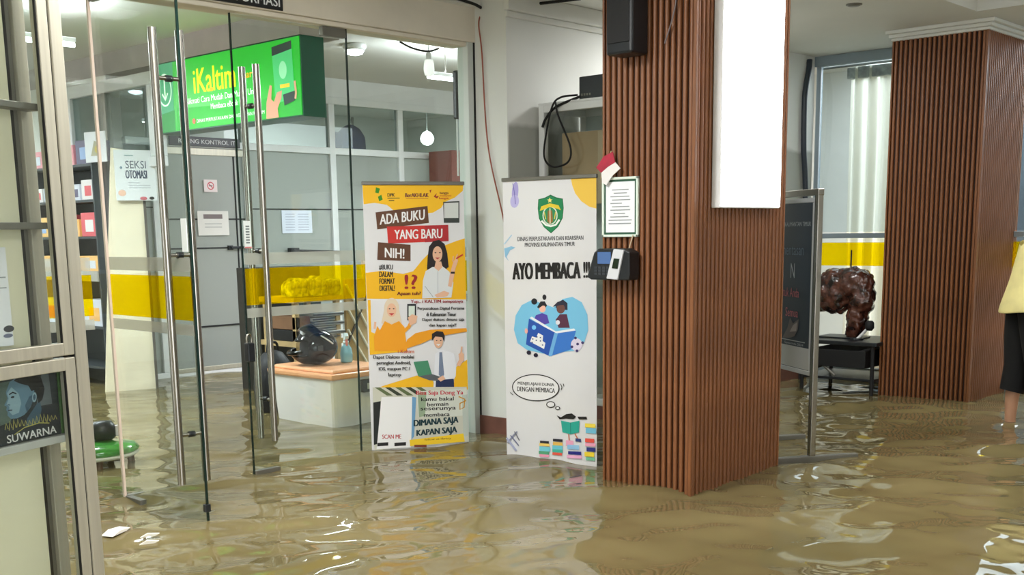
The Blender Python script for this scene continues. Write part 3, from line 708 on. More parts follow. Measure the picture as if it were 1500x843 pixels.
# speech bubble
a.ell(788, 563, 34.5, 20.5, BK, .04, 40); a.ell(788, 563, 33, 19, rgb(232,232,234), .04, 40)
a.text('MENJELAJAHI DUNIA', 762, 553.5, 815, 559.5, rgb(50,50,52), .02, -3); a.text('DENGAN MEMBACA', 761, 561, 816, 568, rgb(50,50,52), .02, -3)
a.ell(809.5, 588.5, 6.6, 5, BK); a.ell(809.5, 588.5, 5.2, 3.7, rgb(232,232,234)); a.ell(819.5, 594, 3.6, 2.8, BK); a.ell(819.5, 594, 2.2, 1.6, rgb(232,232,234))
a.line([(824,557),(826,562),(825,566)], 1, BK); a.line([(828,557),(829,561)], 1, BK); a.line([(751,570),(755,574)], 1, BK)
a.flush('thought_bubble', WP)
# reading child and book stacks
a.poly([(818,605),(824,608),(832,603),(840,602),(846,607),(842,611),(832,610),(822,611)], BK); a.poly([(848,607),(861,607),(862,611),(850,611)], BK)
a.poly([(824,613),(838,616),(851,613),(850,631),(838,634),(826,631)], rgb(40, 168, 152)); a.line([(838,616),(838,634)], 1, rgb(20,120,112)); a.line([(835,634),(836,645)], 1.6, rgb(196,110,70)); a.line([(844,633),(848,641)], 1.6, rgb(196,110,70))
stk = [(793,644,806,648,(40,40,48)),(812,641,826,645,(40,40,48)),(792,648,807,652,(240,206,110)),(812,646,826,651,(236,190,90)),(792,653,808,660,(120,206,220)),(811,651,826,657,(110,200,216)),(791,660,806,665,(84,160,120)),(811,657,826,662,(70,180,160)),(811,662,825,666,(230,90,70)),(792,665,806,669,(246,160,190)),(831,643,842,652,(240,170,200)),(833,650,850,657,(150,200,236)),(845,640,853,645,(40,60,120)),(834,660,853,665,(36,40,130)),(832,666,854,671,(244,180,216)),(859,617,874,623,(250,226,80)),(860,624,875,632,(120,200,230)),(859,640,872,646,(236,84,70)),(859,647,874,652,(250,170,200)),(861,654,874,660,(40,50,130)),(858,661,872,668,(246,220,60)),(860,669,873,674,(120,200,160))]
for x0, y0, x1, y1, c in stk: a.poly([(x0,y0),(x1,y0+1),(x1,y1+1),(x0,y1)], rgb(*c))
a.line([(745,648),(756,634),(760,630)], 2, rgb(140,146,170)); a.line([(744,640),(758,660)], 3, rgb(170,176,206)); a.line([(750,636),(762,652)], 1.6, rgb(110,116,150)); a.line([(756,630),(763,644)], 1.6, rgb(120,120,130))
a.flush('book_stack_picture', WP, 'stuff')

# ------------------------------------------------------------------ glass cabinet between banner and column
CFX = 5.40
t = thing('glass_cabinet', 'white framed glass cabinet holding cardboard behind the white banner', 'cabinet', (CFX, 3.72, 0))
mb = MB(); D2, H2 = 1.035, 2.01
for x in (0, .40):
    for y in (0, D2-.045): mb.box((x, y, FZ), (x+.04, y+.045, H2))
for z in (H2-.045, .2): 
    for x in (0, .40): mb.box((x, .045, z), (x+.04, D2-.045, z+.045))
    for y in (0, D2-.045): mb.box((.04, y, z), (.40, y+.045, z+.045))
mb.build('frame', G['white_alu'], t, .004)
part('top_panel', (0, 0, H2), (.44, D2, H2+.012), G['white_alu'], t)
part('side_pane', (.015, .045, .245), (.02, D2-.045, H2-.045), G['glass_case'], t)
part('back_panel', (.405, .045, .245), (.412, D2-.045, H2-.045), rgb(196, 208, 210, 'cabinet_back', .6, var=.03), t)
for z in (.85, 1.4): part('shelf', (.03, .046, z), (.40, D2-.046, z+.012), G['glass_case'], t)
o = thing('cardboard_box', 'flattened brown cardboard box inside the white glass cabinet', 'box', (CFX+.10, 4.06, 1.415))
part('front_flap', (0, -.02, 0), (.012, .59, .43), G['card'], o); part('side_flap', (.012, -.02, 0), (.18, -.008, .41), G['card'], o); part('side_flap', (.012, .578, 0), (.18, .59, .41), G['card'], o); part('tape', (-.002, .25, .0), (0, .31, .43), rgb(190,170,140,'tape'), o)
t = thing('router_box', 'black box device on top of the white glass cabinet', 'electronics', (CFX+.02, 4.02, H2+.012))
part('body', (0, 0, 0), (.26, .43, .13), G['black'], t, .005)
for k in range(4): part('port', (-.003, .34+k*.02, .02), (0, .352+k*.02, .032), G['alu_dark'], t)
o = MB().tube(arc([(5.42, 4.46, 2.05), (5.37, 4.55, 2.04), (5.35, 4.60, 1.99), (5.36, 4.66, 1.83), (5.365, 4.68, 1.70), (5.36, 4.61, 1.64), (5.36, 4.49, 1.66), (5.36, 4.47, 1.75), (5.36, 4.56, 1.93), (5.36, 4.585, 2.02)]), .006, 8).build('hanging_cable', G['blackm']); tag(o, 'black cable hanging in a loop in front of the glass cabinet', 'cable')
o = MB().tube(arc([(5.42, 4.44, 2.04), (5.385, 4.6, 1.99), (5.385, 4.68, 1.93), (5.385, 4.71, 1.88)]), .008, 8).build('power_cable', G['blackm']); tag(o, 'short black power cable from the box device to the cabinet edge', 'cable')

# cables on the pillar and beam
o = MB().tube(arc([(5.205, 5.0, 2.575), (5.13, 4.985, 2.50), (5.13, 4.964, 2.307), (5.13, 4.926, 1.767), (5.13, 4.80, 1.296), (5.128, 4.77, 1.0), (5.128, 4.768, .7)]), .0045, 8).build('red_cable', rgb(158, 84, 66, 'cable_red')); tag(o, 'thin red cable running down the white pillar', 'cable')
o = MB().tube(arc([(4.5, 4.96, 2.60), (4.8, 4.955, 2.605), (5.05, 4.96, 2.59), (5.2, 4.975, 2.575), (5.3, 4.85, 2.59), (5.42, 4.70, 2.605), (5.5, 4.5, 2.61)]), .009, 8).build('ceiling_cable', G['blackm']); tag(o, 'dark cable along the ceiling corner above the pillar', 'cable')
o = MB().tube(arc([(4.64, 5.15, 2.35), (4.74, 5.15, 2.325), (4.86, 5.15, 2.32), (4.95, 5.15, 2.345)]), .006, 8).build('looped_cable', G['blackm']); tag(o, 'short black cable loop under the beam behind the glass', 'cable')
t = thing('black_strip', 'black power strip hanging inside the glass next to the pillar', 'power strip', (5.24, 5.28, 1.96))
part('body', (-.035, -.02, 0), (.04, .02, .295), G['black'], t, .01)
MB().tube(arc([(.0, -.03, .55), (.02, -.03, .4), (.045, -.03, .3), (.05, -.03, .12), (.04, -.03, -.02)]), .006, 8).build('cable', rgb(158, 84, 66, 'cable_red'), t)
for x in (-.02, .015): MB().tube([(x, 0, 0), (x, 0, -.35)], .006, 8).build('white_cord', G['white_alu'], t)
t = thing('spiral_bulb', 'white bulb hanging behind the glass under the beam', 'bulb', (5.15, 5.45, 2.23))  # bulb shape set in for the reflection of a lamp
MB().lathe([(.01, 0), (.028, .01), (.034, .04), (.032, .075), (.026, .10)]).build('glass_bulb', mat('bulb_white', (.9, .9, .9), .3, var=0, emit=(1, 1, .97), es=.6), t)
MB().lathe([(.018, .10), (.016, .14), (.006, .15)]).build('socket', G['white_alu'], t); MB().tube([(0, 0, .15), (0, 0, .55)], .003).build('wire', G['blackm'], t)

# ------------------------------------------------------------------ inside the shop
# green backlit sign
t = thing('green_lightbox', 'long green backlit sign reading iKaltim hanging below the bulkhead', 'sign', (5.0, 8.48, 2.065), -PI/2)
part('case', (0, .0, 0), (1.92, .20, .54), rgb(30, 92, 70, 'sign_case_green', .3), t, .004)
gl = mat('sign_green', s2l(20, 170, 40), .3, var=.04, scale=1.2, emit=s2l(36, 190, 40), es=.55)
fc = part('lit_face', (.01, -.006, .01), (1.91, 0, .53), gl, t)
def em(r, g, b, s=.7):
    k = 'lit_%d_%d_%d' % (r, g, b)
    return bpy.data.materials.get(k) or mat(k, s2l(r, g, b), .4, var=0, emit=s2l(r, g, b), es=s)
# art coordinates: metres on the face, y up -> use flipped y helper
a = Art(lambda x, y: (x, .54-y), -.0068, .00015)
lw = em(226, 250, 226); ly = em(232, 230, 20); lo = em(240, 170, 20); ld = em(16, 130, 48); lt = em(110, 200, 150)
a.poly([(.01,.01),(.30,.01),(.27,.53),(.01,.53)], em(70, 170, 120, .45)); a.poly([(.01,.40),(.29,.37),(.29,.53),(.01,.53)], ld)
a.poly([(.32,.36),(1.3,.40),(1.9,.36),(1.9,.53),(.3,.53)], em(24, 170, 40, .5))
a.ell(.165, .21, .10, .125, lw, 0, 32); a.ell(.165, .21, .088, .112, em(70, 170, 120, .45), 0, 32)
a.line([(.165,.13),(.165,.28)], .016, lw); a.line([(.125,.235),(.165,.285),(.205,.235)], .016, lw)
a.text('iKaltim', .58, .095, 1.14, .275, ly, .012); a.poly([(.80,.25),(.84,.25),(.835,.275),(.795,.275)], lo)
a.text('smart', 1.18, .185, 1.38, .225, lo, .02)
a.text('Nikmati Cara Mudah Dan Murah Untuk', .46, .30, 1.44, .345, lw, .015); a.text('Membaca eBook', .80, .365, 1.16, .405, lw, .015)
a.text('DINAS PERPUSTAKAAN DAN KEARSIPAN KALTIM', .60, .465, 1.48, .49, lw, .01); a.ell(.56, .475, .02, .02, em(226, 90, 70))
sk = em(220, 160, 130, .4); dk = em(40, 60, 56, .2)
a.poly([(1.60,.05),(1.83,.03),(1.845,.40),(1.62,.44)], em(70, 190, 110, .6)); a.poly([(1.60,.05),(1.83,.03),(1.83,.085),(1.60,.11)], dk); a.poly([(1.71,.38),(1.845,.365),(1.845,.43),(1.72,.455)], dk); a.ell(1.72, .215, .045, .06, em(140, 210, 160)); a.rect(1.68, .31, 1.79, .335, em(236,190,40))
a.poly([(1.50,.53),(1.51,.42),(1.56,.30),(1.585,.31),(1.57,.40),(1.60,.42),(1.64,.36),(1.70,.35),(1.69,.40),(1.64,.47),(1.65,.53)], sk)
a.line([(1.85,.30),(1.86,.38),(1.85,.42)], .022, sk)
a.build('print', fc)
# room sign
t = thing('room_sign', 'black RUANG KONTROL IT sign over the frosted door', 'sign', (5.53, PY-.04, 2.055))
part('plate', (0, -.01, 0), (.73, 0, .082), rgb(26, 28, 32, 'sign_black2', .4), t, .002)
a = Art(None, -.011); a.text('RUANG KONTROL IT', .09, .06, .68, .022, rgb(226,228,230), .015); a.flush('lettering', t, 'stuff')
# notices on the partition
def sheet(label, x0, x1, z0, z1, m, y=PY-.034):
    t = thing('paper_notice', label, 'notice', (x0, y, z0)); part('sheet', (0, -.002, 0), (x1-x0, 0, z1-z0), m, t); return t
t = sheet('small no smoking sticker on the frosted door', 5.86, 6.0, 1.655, 1.765, rgb(236, 222, 222, 'pink_paper'))
a = Art(None, -.003); a.ell(.07, .055, .036, .036, rgb(206, 90, 100)); a.ell(.07, .055, .027, .027, rgb(236,222,222)); a.line([(.047,.078),(.093,.032)], .009, rgb(206,90,100)); a.rect(.05, .051, .09, .059, rgb(90,90,90)); a.build('symbol', t)
t = sheet('white notice with a grey heading on the frosted door', 5.775, 6.10, 1.265, 1.485, rgb(222, 220, 214, 'notice_paper'))
a = Art(None, -.003); a.rect(.06, .15, .26, .19, rgb(120,108,108)); a.rect(.07, .10, .25, .11, rgb(190,190,186)); a.rect(.07, .07, .25, .08, rgb(190,190,186)); a.build('print', t)
t = sheet('bluish white printed sheet on the partition glass', 6.715, 7.075, 1.275, 1.495, rgb(224, 230, 244, 'blue_paper'), PY-.012)
a = Art(None, -.003)
for k in range(7):
    a.rect(.04, .03+k*.025, .15, .036+k*.025, rgb(176,184,204)); a.rect(.19, .03+k*.025, .32, .036+k*.025, rgb(176,184,204))
a.build('print', t)
t = thing('door_closer', 'black door closer arm across the partition glass', 'door closer', (6.80, PY-.05, 1.09))
part('body', (-.05, -.03, -.02), (.06, .02, .045), G['black'], t, .006); MB().tube([(.03, 0, .02), (.58, 0, -.005)], .011, 8).build('arm', G['black'], t)
# things behind the partition
t = thing('water_gallon', 'blue water gallon bottle behind the frosted door', 'bottle', (5.99, 9.48, FZ))
MB().lathe([(.13, 0), (.14, .03), (.135, .15), (.14, .17), (.135, .30), (.09, .38), (.035, .42), (.035, .47)], seg=28).build('bottle', mat('blue_plastic', s2l(70, 130, 190), .2, var=.05), t)
MB().lathe([(.038, .465), (.038, .49), (.02, .495)]).build('cap', rgb(230,236,240,'cap_white'), t)
t = thing('blue_jacket', 'dark blue jacket hanging behind the partition pane', 'jacket', (8.0, 9.7, 2.0))
MB().lathe([(.12, 0), (.17, .02), (.19, .15), (.18, .28), (.12, .36), (.04, .40)], seg=20, sy=.5).build('body', mat('navy_cloth', s2l(46, 58, 110), .8, var=.2, scale=14, bump=.3, bscale=14), t)
MB().lathe([(.06, 0), (.07, .2), (.05, .33)], (-.2, 0, -.02), 14).build('sleeve', mat('navy_cloth2', s2l(40, 50, 96), .8, var=.2, scale=14), t); MB().tube(arc([(0,0,.38),(0,0,.44),(.03,0,.47)]), .005).build('hook', G['steel'], t)
t = thing('coat_stand', 'thin metal coat stand behind the partition carrying the jacket', 'coat stand', (8.03, 9.7, FZ))
MB().tube([(0, 0, .02), (0, 0, 2.60)], .014, 10).build('pole', G['alu_dark'], t); MB().lathe([(.2, 0), (.2, .02), (.03, .035)]).build('base', G['alu_dark'], t)
t = thing('louvred_box', 'reddish brown louvred wooden cabinet behind the yellow banner', 'cabinet', (8.56, 8.75, 1.05))
part('body', (0, 0, -1.17), (.42, .35, 1.06), mat('red_wood', s2l(126, 70, 60), .5, var=.1, scale=5, stretch=(3, 3, 20)), t, .006)
for k in range(6): part('louvre', (.14, -.012, .62+k*.06), (.40, 0, .655+k*.06), rgb(104, 54, 46, 'louvre_wood'), t, .003)

# storage box with helmet and spray bottle
t = thing('storage_box', 'translucent plastic storage box with an orange lid standing in the water', 'storage box', (4.64, 5.90, 0))
BW, BD, BH = .46, .62, .345
def frust(mb, w0, w1, z0, z1, wx, wy):
    vs = []
    for s_, z in ((w0, z0), (w1, z1)): vs += [(-s_+.0, -s_, z), (wx+s_, -s_, z), (wx+s_, wy+s_, z), (-s_, wy+s_, z)]
    mb.add(vs, [(0,3,2,1),(4,5,6,7),(0,1,5,4),(1,2,6,5),(2,3,7,6),(3,0,4,7)])
mb = MB(); frust(mb, 0, .03, FZ+.005, BH, BW, BD)
m_box = mat('milky_plastic', s2l(240, 236, 234), .25, var=.02, spec=.6); m_box.node_tree.nodes['Principled BSDF'].inputs['Subsurface Weight'].default_value = .0
mb.build('tub', m_box, t, .025)
mb = MB(); frust(mb, .045, .05, BH-.03, BH+.01, BW, BD); frust(mb, .02, .01, BH+.01, BH+.035, BW, BD)
mb.build('lid', mat('orange_plastic', s2l(255, 184, 136), .3, var=.04), t, .012)
part('clip', (.20, -.062, BH-.13), (.30, -.03, BH-.045), rgb(52, 50, 50, 'clip_dark'), t, .004)
part('clip_print', (.235, -.064, BH-.11), (.265, -.061, BH-.07), rgb(190,190,186,'clip_label'), t)
part('contents', (.06, .03, .04), (.30, .05, .2), rgb(170, 190, 140, 'contents_green'), t) if False else None
# helmet
hx, hy, hz = 4.79, 6.27, BH+.035
t = thing('motorcycle_helmet', 'shiny black motorcycle helmet on the orange box lid', 'helmet', (hx, hy, hz), math.radians(-112))
gb = mat('gloss_black', s2l(10, 10, 12), .1, var=0, spec=.35)
bmh = bmesh.new(); bmesh.ops.create_uvsphere(bmh, u_segments=36, v_segments=24, radius=1)
for v in bmh.verts:
    x, y, z = v.co; v.co = (x*.128, y*.155, .118+z*(.128 if z > 0 else .118)); 
    if v.co.y < -.05 and z < .15: v.co.y -= .03*(1-abs(x))
bmesh.ops.delete(bmh, geom=[f for f in bmh.faces if f.calc_center_median().y < -.075 and .075 < f.calc_center_median().z < .165 and abs(f.calc_center_median().x) < .105], context='FACES')
me = bpy.data.meshes.new('shell'); bmh.to_mesh(me); bmh.free(); me.materials.append(gb)
for p_ in me.polygons: p_.use_smooth = True
o = bpy.data.objects.new('shell', me); COL.objects.link(o); o.parent = t; sm_ = o.modifiers.new('thick', 'SOLIDIFY'); sm_.thickness = .012
MB().tube(arc([(-.10, -.118, .10), (-.06, -.165, .088), (0, -.185, .085), (.06, -.165, .088), (.10, -.118, .10)], 6), .016, 8).build('chin_bar', gb, t)
bmh = bmesh.new(); bmesh.ops.create_uvsphere(bmh, u_segments=32, v_segments=20, radius=1)
bmesh.ops.delete(bmh, geom=[v for v in bmh.verts if not (v.co.y < -.25 and -.15 < v.co.z < .62)], context='VERTS')
for v in bmh.verts: v.co = (v.co.x*.139, v.co.y*.166, v.co.z*.146)
me = bpy.data.meshes.new('visor'); bmh.to_mesh(me); bmh.free(); me.materials.append(mat('visor_dark', s2l(14, 15, 18), .05, var=0, spec=.4))
for p_ in me.polygons: p_.use_smooth = True
o = bpy.data.objects.new('visor', me); COL.objects.link(o); o.parent = t; o.location = (0, 0, .122); o.rotation_euler = (math.radians(-48), 0, 0)
MB().lathe([(.02, .0), (.085, .012), (.10, .07), (.095, .13), (.05, .19)], (0, -.01, .02), 20).build('padding', G['blackm'], t)
MB().tube([(.131*math.cos(e_)*math.cos(t_), .158*math.cos(e_)*math.sin(t_), .118+.131*math.sin(e_)) for e_, t_ in [(math.radians(70-6.5*k), math.radians(-25+7*k)) for k in range(10)]], .005, 6).build('white_stripe', G['white'], t)  # white strip on the shell that doubles as its highlight
part('vent_cap', (.112, -.02, .10), (.128, .02, .14), rgb(60,60,64,'vent_grey',.3), t, .004)
part('logo_patch', (-.02, -.10, .205), (.05, -.05, .238), rgb(206,206,210,'logo_grey'), t, .008)
# second dark helmet-like bag behind
t = thing('black_bag', 'black bag slumped beside the helmet behind the orange box', 'bag', (4.85, 6.85, FZ))
MB().lathe([(.10, 0), (.14, .05), (.15, .3), (.13, .46), (.07, .54), (.02, .56)], seg=18).build('body', mat('black_nylon', s2l(22, 22, 26), .6, var=.2, scale=14, bump=.5, bscale=12), t)
MB().tube(arc([(-.05, 0, .52), (-.04, 0, .60), (.03, 0, .61), (.05, 0, .53)]), .01, 8).build('handle', G['blackm'], t)
# spray bottle
t = thing('spray_bottle', 'light blue spray bottle with white trigger on the orange lid', 'spray bottle', (5.0, 6.2, BH+.035), math.radians(60))
MB().lathe([(.036, 0), (.042, .008), (.043, .06), (.036, .10), (.018, .125), (.016, .145)], seg=22).build('bottle', mat('pale_blue_plastic', s2l(150, 206, 226), .2, var=.03), t)
mb = MB(); mb.prism([(-.045, .165), (.03, .145), (.035, .165), (.02, .20), (-.02, .205), (-.05, .185)], -.012, .012); mb.build('spray_head', rgb(206, 222, 222, 'spray_white', .4), t, .004)
mb = MB(); mb.prism([(-.03, .165), (-.02, .165), (-.03, .12), (-.042, .118)], -.007, .007); mb.build('trigger', rgb(226, 130, 120, 'trigger_pink', .4), t, .002)
MB().lathe([(.02, .128), (.021, .148)]).build('collar', rgb(206, 222, 222, 'spray_white', .4), t)
# rack of newspapers, crate and board behind the box
t = thing('wooden_pallet', 'pale wooden rack holding stacked newspapers behind the helmet', 'rack', (5.32, 7.2, 0))
for x in (.0, .40):
    for y in (0, .38): part('leg', (x, y, FZ), (x+.04, y+.04, .74), rgb(196,168,120,'pale_wood',.6,var=.1), t)
for z in (.40, .74): part('shelf', (-.02, -.02, z), (.46, .44, z+.04), rgb(196,168,120,'pale_wood',.6,var=.1), t)
for k, (dx, ang) in enumerate(((0, 3), (.02, -5), (-.01, 4), (.015, -3), (0, 6), (.01, -4))):
    o = thing('newspaper', 'folded grey newspaper in the stack behind the helmet, number %s from the top' % ('six five four three two one'.split()[k]), 'newspaper', (5.48+dx, 7.19, .442+k*.036), math.radians(ang), 'stacked newspapers on the rack')
    part('pages', (0, 0, 0), (.28, .36, .030), rgb(*( (178,178,178) if k % 2 else (206,204,200)), rough=.8), o, .006)
    part('fold', (-.004, -.004, .010), (.284, 0, .022), rgb(90, 92, 96, 'fold_dark'), o)
o = thing('folded_carton', 'brown folded carton beside the newspaper stack', 'carton', (5.32, 7.2, .442)); part('body', (0, 0, .09), (.14, .3, .19), rgb(126, 92, 66, 'brown_carton', .8, var=.08), o, .004); part('lower_tray', (.0, 0, 0), (.14, .3, .085), G['blackm'], o, .004)
for k in range(5):
    o = thing('plastic_wrapped_pack', 'crinkled clear-wrapped pack on the upper rack shelf, %s in the row' % ('first second third fourth fifth'.split()[k]), 'pack', (5.29+k*.095, 7.16+.05*(k%2), .785), math.radians(rng.uniform(-10, 10)), 'wrapped packs seen through the yellow film')
    mb = MB(); mb.prism([(0,0),(.085,0),(.08,.05+.02*(k%2)),(.07,.10+.03*(k%3)),(.035,.125+.02*(k%2)),(.0,.09+.025*(k%3)),(-.004,.04)], 0, .16+.03*(k%2)); mb.build('wrapped_body', mat('wrap_%d' % k, s2l(220-14*k, 216-12*k, 190), .15, var=.5, scale=22, bump=1.0, bscale=22), o, .01)
t = thing('dark_cabinet', 'low dark cabinet standing behind the newspaper rack', 'cabinet', (5.36, 7.72, FZ))
part('body', (0, 0, 0), (.62, .3, 1.12), rgb(46, 46, 40, 'cabinet_dark', .6, var=.1), t, .006); part('door_gap', (.305, -.004, .03), (.315, 0, 1.09), G['gasket'], t)
for x in (.27, .35): part('knob', (x-.01, -.02, .6), (x+.01, 0, .62), G['steel'], t, .003)
t = thing('lattice_crate', 'wooden panel with crossed straps leaning behind the storage box', 'crate', (5.84, 7.22, FZ))
part('panel', (0, 0, 0), (.21, .03, 1.02), rgb(196, 166, 116, 'crate_wood', .6, var=.08), t)
def strap(p0, p1, m): 
    MB().tube([p0, p1], .010, 6).build('strap', m, t)
strap((0, -.01, .98), (.21, -.01, .62), rgb(224,216,196,'strap_pale')); strap((0, -.01, .80), (.21, -.01, .45), rgb(224,216,196,'strap_pale')); strap((.0, -.012, .52), (.21, -.012, .88), rgb(70,60,50,'strap_dark')); strap((0, -.01, .62), (.21, -.01, .30), rgb(224,216,196,'strap_pale'))
t = thing('beige_board', 'plain beige board standing behind the spray bottle', 'board', (6.06, 7.25, FZ)); part('board', (0, 0, 0), (1.1, .03, 1.22), G['pinkboard'], t, .003); part('dark_skirting', (0, -.012, .0), (1.1, 0, .315), rgb(40, 36, 34, 'skirt_dark'), t)

# beige leaning display board with the SEKSI OTOMASI sign
t = thing('display_board', 'tall beige board standing in water behind the open glass door', 'board', (4.545, 8.78, 0), math.atan2(8.64-8.76, 4.95-4.60))
mb = MB(); mb.prism([(-.01, FZ), (.41, FZ), (.43, 1.93), (.185, 1.97)], 0, .04); mb.build('panel', rgb(238, 228, 200, 'board_cream', .6, var=.03), t, .004)
part('dark_edge', (.405, -.01, FZ), (.425, .05, 1.95), rgb(84, 78, 72, 'edge_grey'), t)
t2 = thing('section_sign', 'white SEKSI OTOMASI sign on top of the beige board', 'sign', (4.715, 8.683, 1.64), math.atan2(8.64-8.76, 4.95-4.60))
part('plate', (0, -.012, -.09), (.32, 0, .31), rgb(226, 230, 232, 'plate_white', .5), t2, .003)
a = Art(lambda x, y: (x, y), -.013); dkb = rgb(44, 56, 84)
a.text('SEKSI', .085, .225, .245, .165, dkb, .0); a.text('OTOMASI', .08, .15, .25, .085, dkb, .02); a.rect(.10, .05, .19, .054, rgb(150,156,166)); a.rect(.10, .03, .27, .034, rgb(150,156,166)); a.rect(.10, .01, .27, .014, rgb(150,156,166)); a.rect(.08, .262, .15, .27, rgb(110,150,150))
a.ell(.045, -.03, .03, .025, rgb(232, 186, 160)); a.ell(.21, -.072, .028, .014, rgb(206, 110, 120)); a.ell(.275, -.07, .02, .012, BK); a.ell(.295, .275, .008, .008, rgb(110,140,160)); a.ell(.05, .17, .01, .01, rgb(110,140,160)); a.build('print', t2)

# goods shelf along the inner wall
t = thing('goods_shelf', 'dark grey shelf unit stocked with small packages by the inner window', 'shelf', (4.68, 9.0, 0))
DG = rgb(52, 58, 62, 'shelf_dark', .5)
part('back_panel', (.29, 0, FZ), (.31, 1.2, 1.88), DG, t); part('side_panel', (0, -.02, FZ), (.31, 0, 1.88), DG, t); part('side_panel', (0, 1.2, FZ), (.31, 1.22, 1.88), DG, t)
for z in (1.86, 1.57, 1.27, .98, .52, .18): part('shelf_board', (0, 0, z-.02), (.29, 1.2, z), DG, t)
part('shelf_lip', (-.012, 0, .90), (0, 1.2, .985), rgb(170, 168, 162, 'lip_grey'), t)
cols = [(232,226,226,'white'),(226,150,160,'pink'),(150,176,220,'blue'),(240,186,110,'orange'),(210,214,226,'pale grey'),(96,90,120,'purple'),(236,236,230,'ivory'),(220,90,100,'red')]
lv = [(1.57, 'upper', 5, (.10, .17)), (1.27, 'middle', 4, (.12, .2)), (.98, 'lipped', 3, (.08, .13)), (.52, 'lower', 3, (.16, .24)), (1.86, 'top', 4, (.12, .22))]
used = set(); q = 0
for z, nm, n, (h0, h1) in lv:
    for k in range(n):
        c = cols[(q*3+k) % 8]; q += 1
        hh = rng.uniform(h0, h1); y = .03+k*(1.14/n); wd = 1.14/n*.86
        o = thing('package', '%s package standing %s on the %s level of the goods shelf' % (c[3], ('nearest', 'second', 'third', 'fourth', 'fifth')[k], nm), 'package', (4.70, 9.0+y, z))
        part('box', (0, 0, 0), (.18, wd, hh), rgb(*c[:3], rough=.4), o, .004)
        c2_ = cols[(q*5+k+2) % 8]
        part('label_patch', (-.002, wd*.15, hh*.2), (0, wd*.7, hh*.7), rgb(*c2_[:3], rough=.4), o)
t = thing('picture_card', 'white card with a small drawing on the shelf top by the window', 'card', (4.66, 9.02, 1.862), math.radians(-80))
part('card', (0, -.006, 0), (.26, 0, .24), G['paper'], t); a = Art(None, -.007); a.poly([(.07,.05),(.2,.05),(.17,.15),(.12,.17)], rgb(170,166,140)); a.ell(.15, .1, .03, .03, rgb(200,180,90)); a.build('drawing', t)

# green floating seat
t = thing('floating_stool', 'green plastic stool seat floating half submerged behind the glass', 'stool', (3.06, 5.98, .01), math.radians(20))
MB().lathe([(.02, .115), (.12, .112), (.19, .095), (.215, .07), (.205, .055)], seg=30, sx=1.0, sy=.8).build('seat', mat('green_gloss', s2l(64, 150, 56), .12, var=.35, scale=5, coat=.4), t)
MB().lathe([(.20, .056), (.212, .045), (.19, .03), (.1, .028)], seg=30, sx=1.0, sy=.8).build('rim', rgb(220, 220, 204, 'rim_white', .4), t)
for x, y in ((-.12, -.07), (.12, -.07), (-.12, .07), (.12, .07)): MB().tube([(x, y, .04), (x*1.25, y*1.25, FZ)], .02, 8).build('leg', rgb(90, 62, 44, 'leg_brown'), t)
o = thing('black_pouch', 'black pouch lying on the green floating seat', 'pouch', (3.09, 6.03, .125)); MB().lathe([(.05, 0), (.075, .02), (.075, .07), (.05, .105), (.015, .11)], seg=16, sy=.8).build('body', G['black'], o); part('white_tag', (.05, -.05, .02), (.09, -.02, .08), rgb(220,206,206,'tag_pale'), o, .005)
# floating scraps of paper
for nm, (x, y), rz, lab, c in (('paper_scrap', (2.25, 4.43), .4, 'white paper scrap floating beside the display case', (236,230,222)), ('floating_leaf', (2.33, 4.30), -.5, 'thin pale strip floating in the water by the open door', (230,226,214)), ('floating_leaf', (2.27, 4.20), -.6, 'longer pale strip floating below the open glass door', (226,222,210))):
    o = thing(nm, lab, 'debris', (x, y, .012), rz); L_ = .09 if nm == 'paper_scrap' else .06
    mb = MB(); mb.prism([(0, 0), (L_, .004), (L_*1.3, .012), (L_*.5, .016)], -.03 if nm == 'paper_scrap' else -.008, .03 if nm == 'paper_scrap' else .008); mb.build('sheet', rgb(*c, rough=.6), o)

# ------------------------------------------------------------------ display case in the left foreground
S = thing('display_case', 'aluminium framed glass display case at the left edge', 'display case', (1.727, 3.431, 0), math.radians(20))
AL = G['alu']; LX = -1.5; DPT = .09
part('jamb', (-.049, 0, FZ), (0, .055, 2.5), AL, S, .003)
part('dark_joint', (-.054, .006, FZ), (-.049, .05, 2.5), G['gasket'], S)
def sash(z0, z1):
    part('stile', (-.096, .002, z0), (-.054, .03, z1), AL, S, .003)
    part('stile', (LX, .002, z0), (LX+.042, .03, z1), AL, S, .003)
    part('rail', (LX+.042, .002, z0), (-.096, .03, z0+.04), AL, S, .003); part('rail', (LX+.042, .002, z1-.04), (-.096, .03, z1), AL, S, .003)
    part('pane', (LX+.042, .012, z0+.04), (-.096, .016, z1-.04), G['glass_case'], S)
    mb = MB(); mb.box((-.099, .004, z0+.04), (-.096, .012, z1-.04)); mb.box((LX+.042, .004, z0+.037), (-.096, .012, z0+.04)); mb.box((LX+.042, .004, z1-.04), (-.096, .012, z1-.037)); mb.build('gasket', G['gasket'], S)
sash(.895, 2.4); sash(-.05, .888)
part('top_rail', (LX, 0, 2.4), (0, .12, 2.5), AL, S, .003)
part('rear_upright', (-.10, DPT, FZ), (-.055, DPT+.035, 2.4), AL, S, .003); part('rear_upright', (-.128, DPT+.005, FZ), (-.108, DPT+.03, 2.4), G['alu_dark'], S, .003)
part('dark_joint', (-.142, DPT, FZ), (-.130, DPT+.01, 2.4), G['gasket'], S)
part('back_panel', (LX, DPT, FZ), (-.142, DPT+.012, 2.4), G['beige'], S)
part('side_glass', (-.056, .034, FZ), (-.052, DPT, 2.4), G['glass_case'], S) if False else None
for z in (1.643, 1.293): part('shelf', (LX, .034, z-.012), (-.075, DPT, z+.008), G['alu_dark'], S, .002)
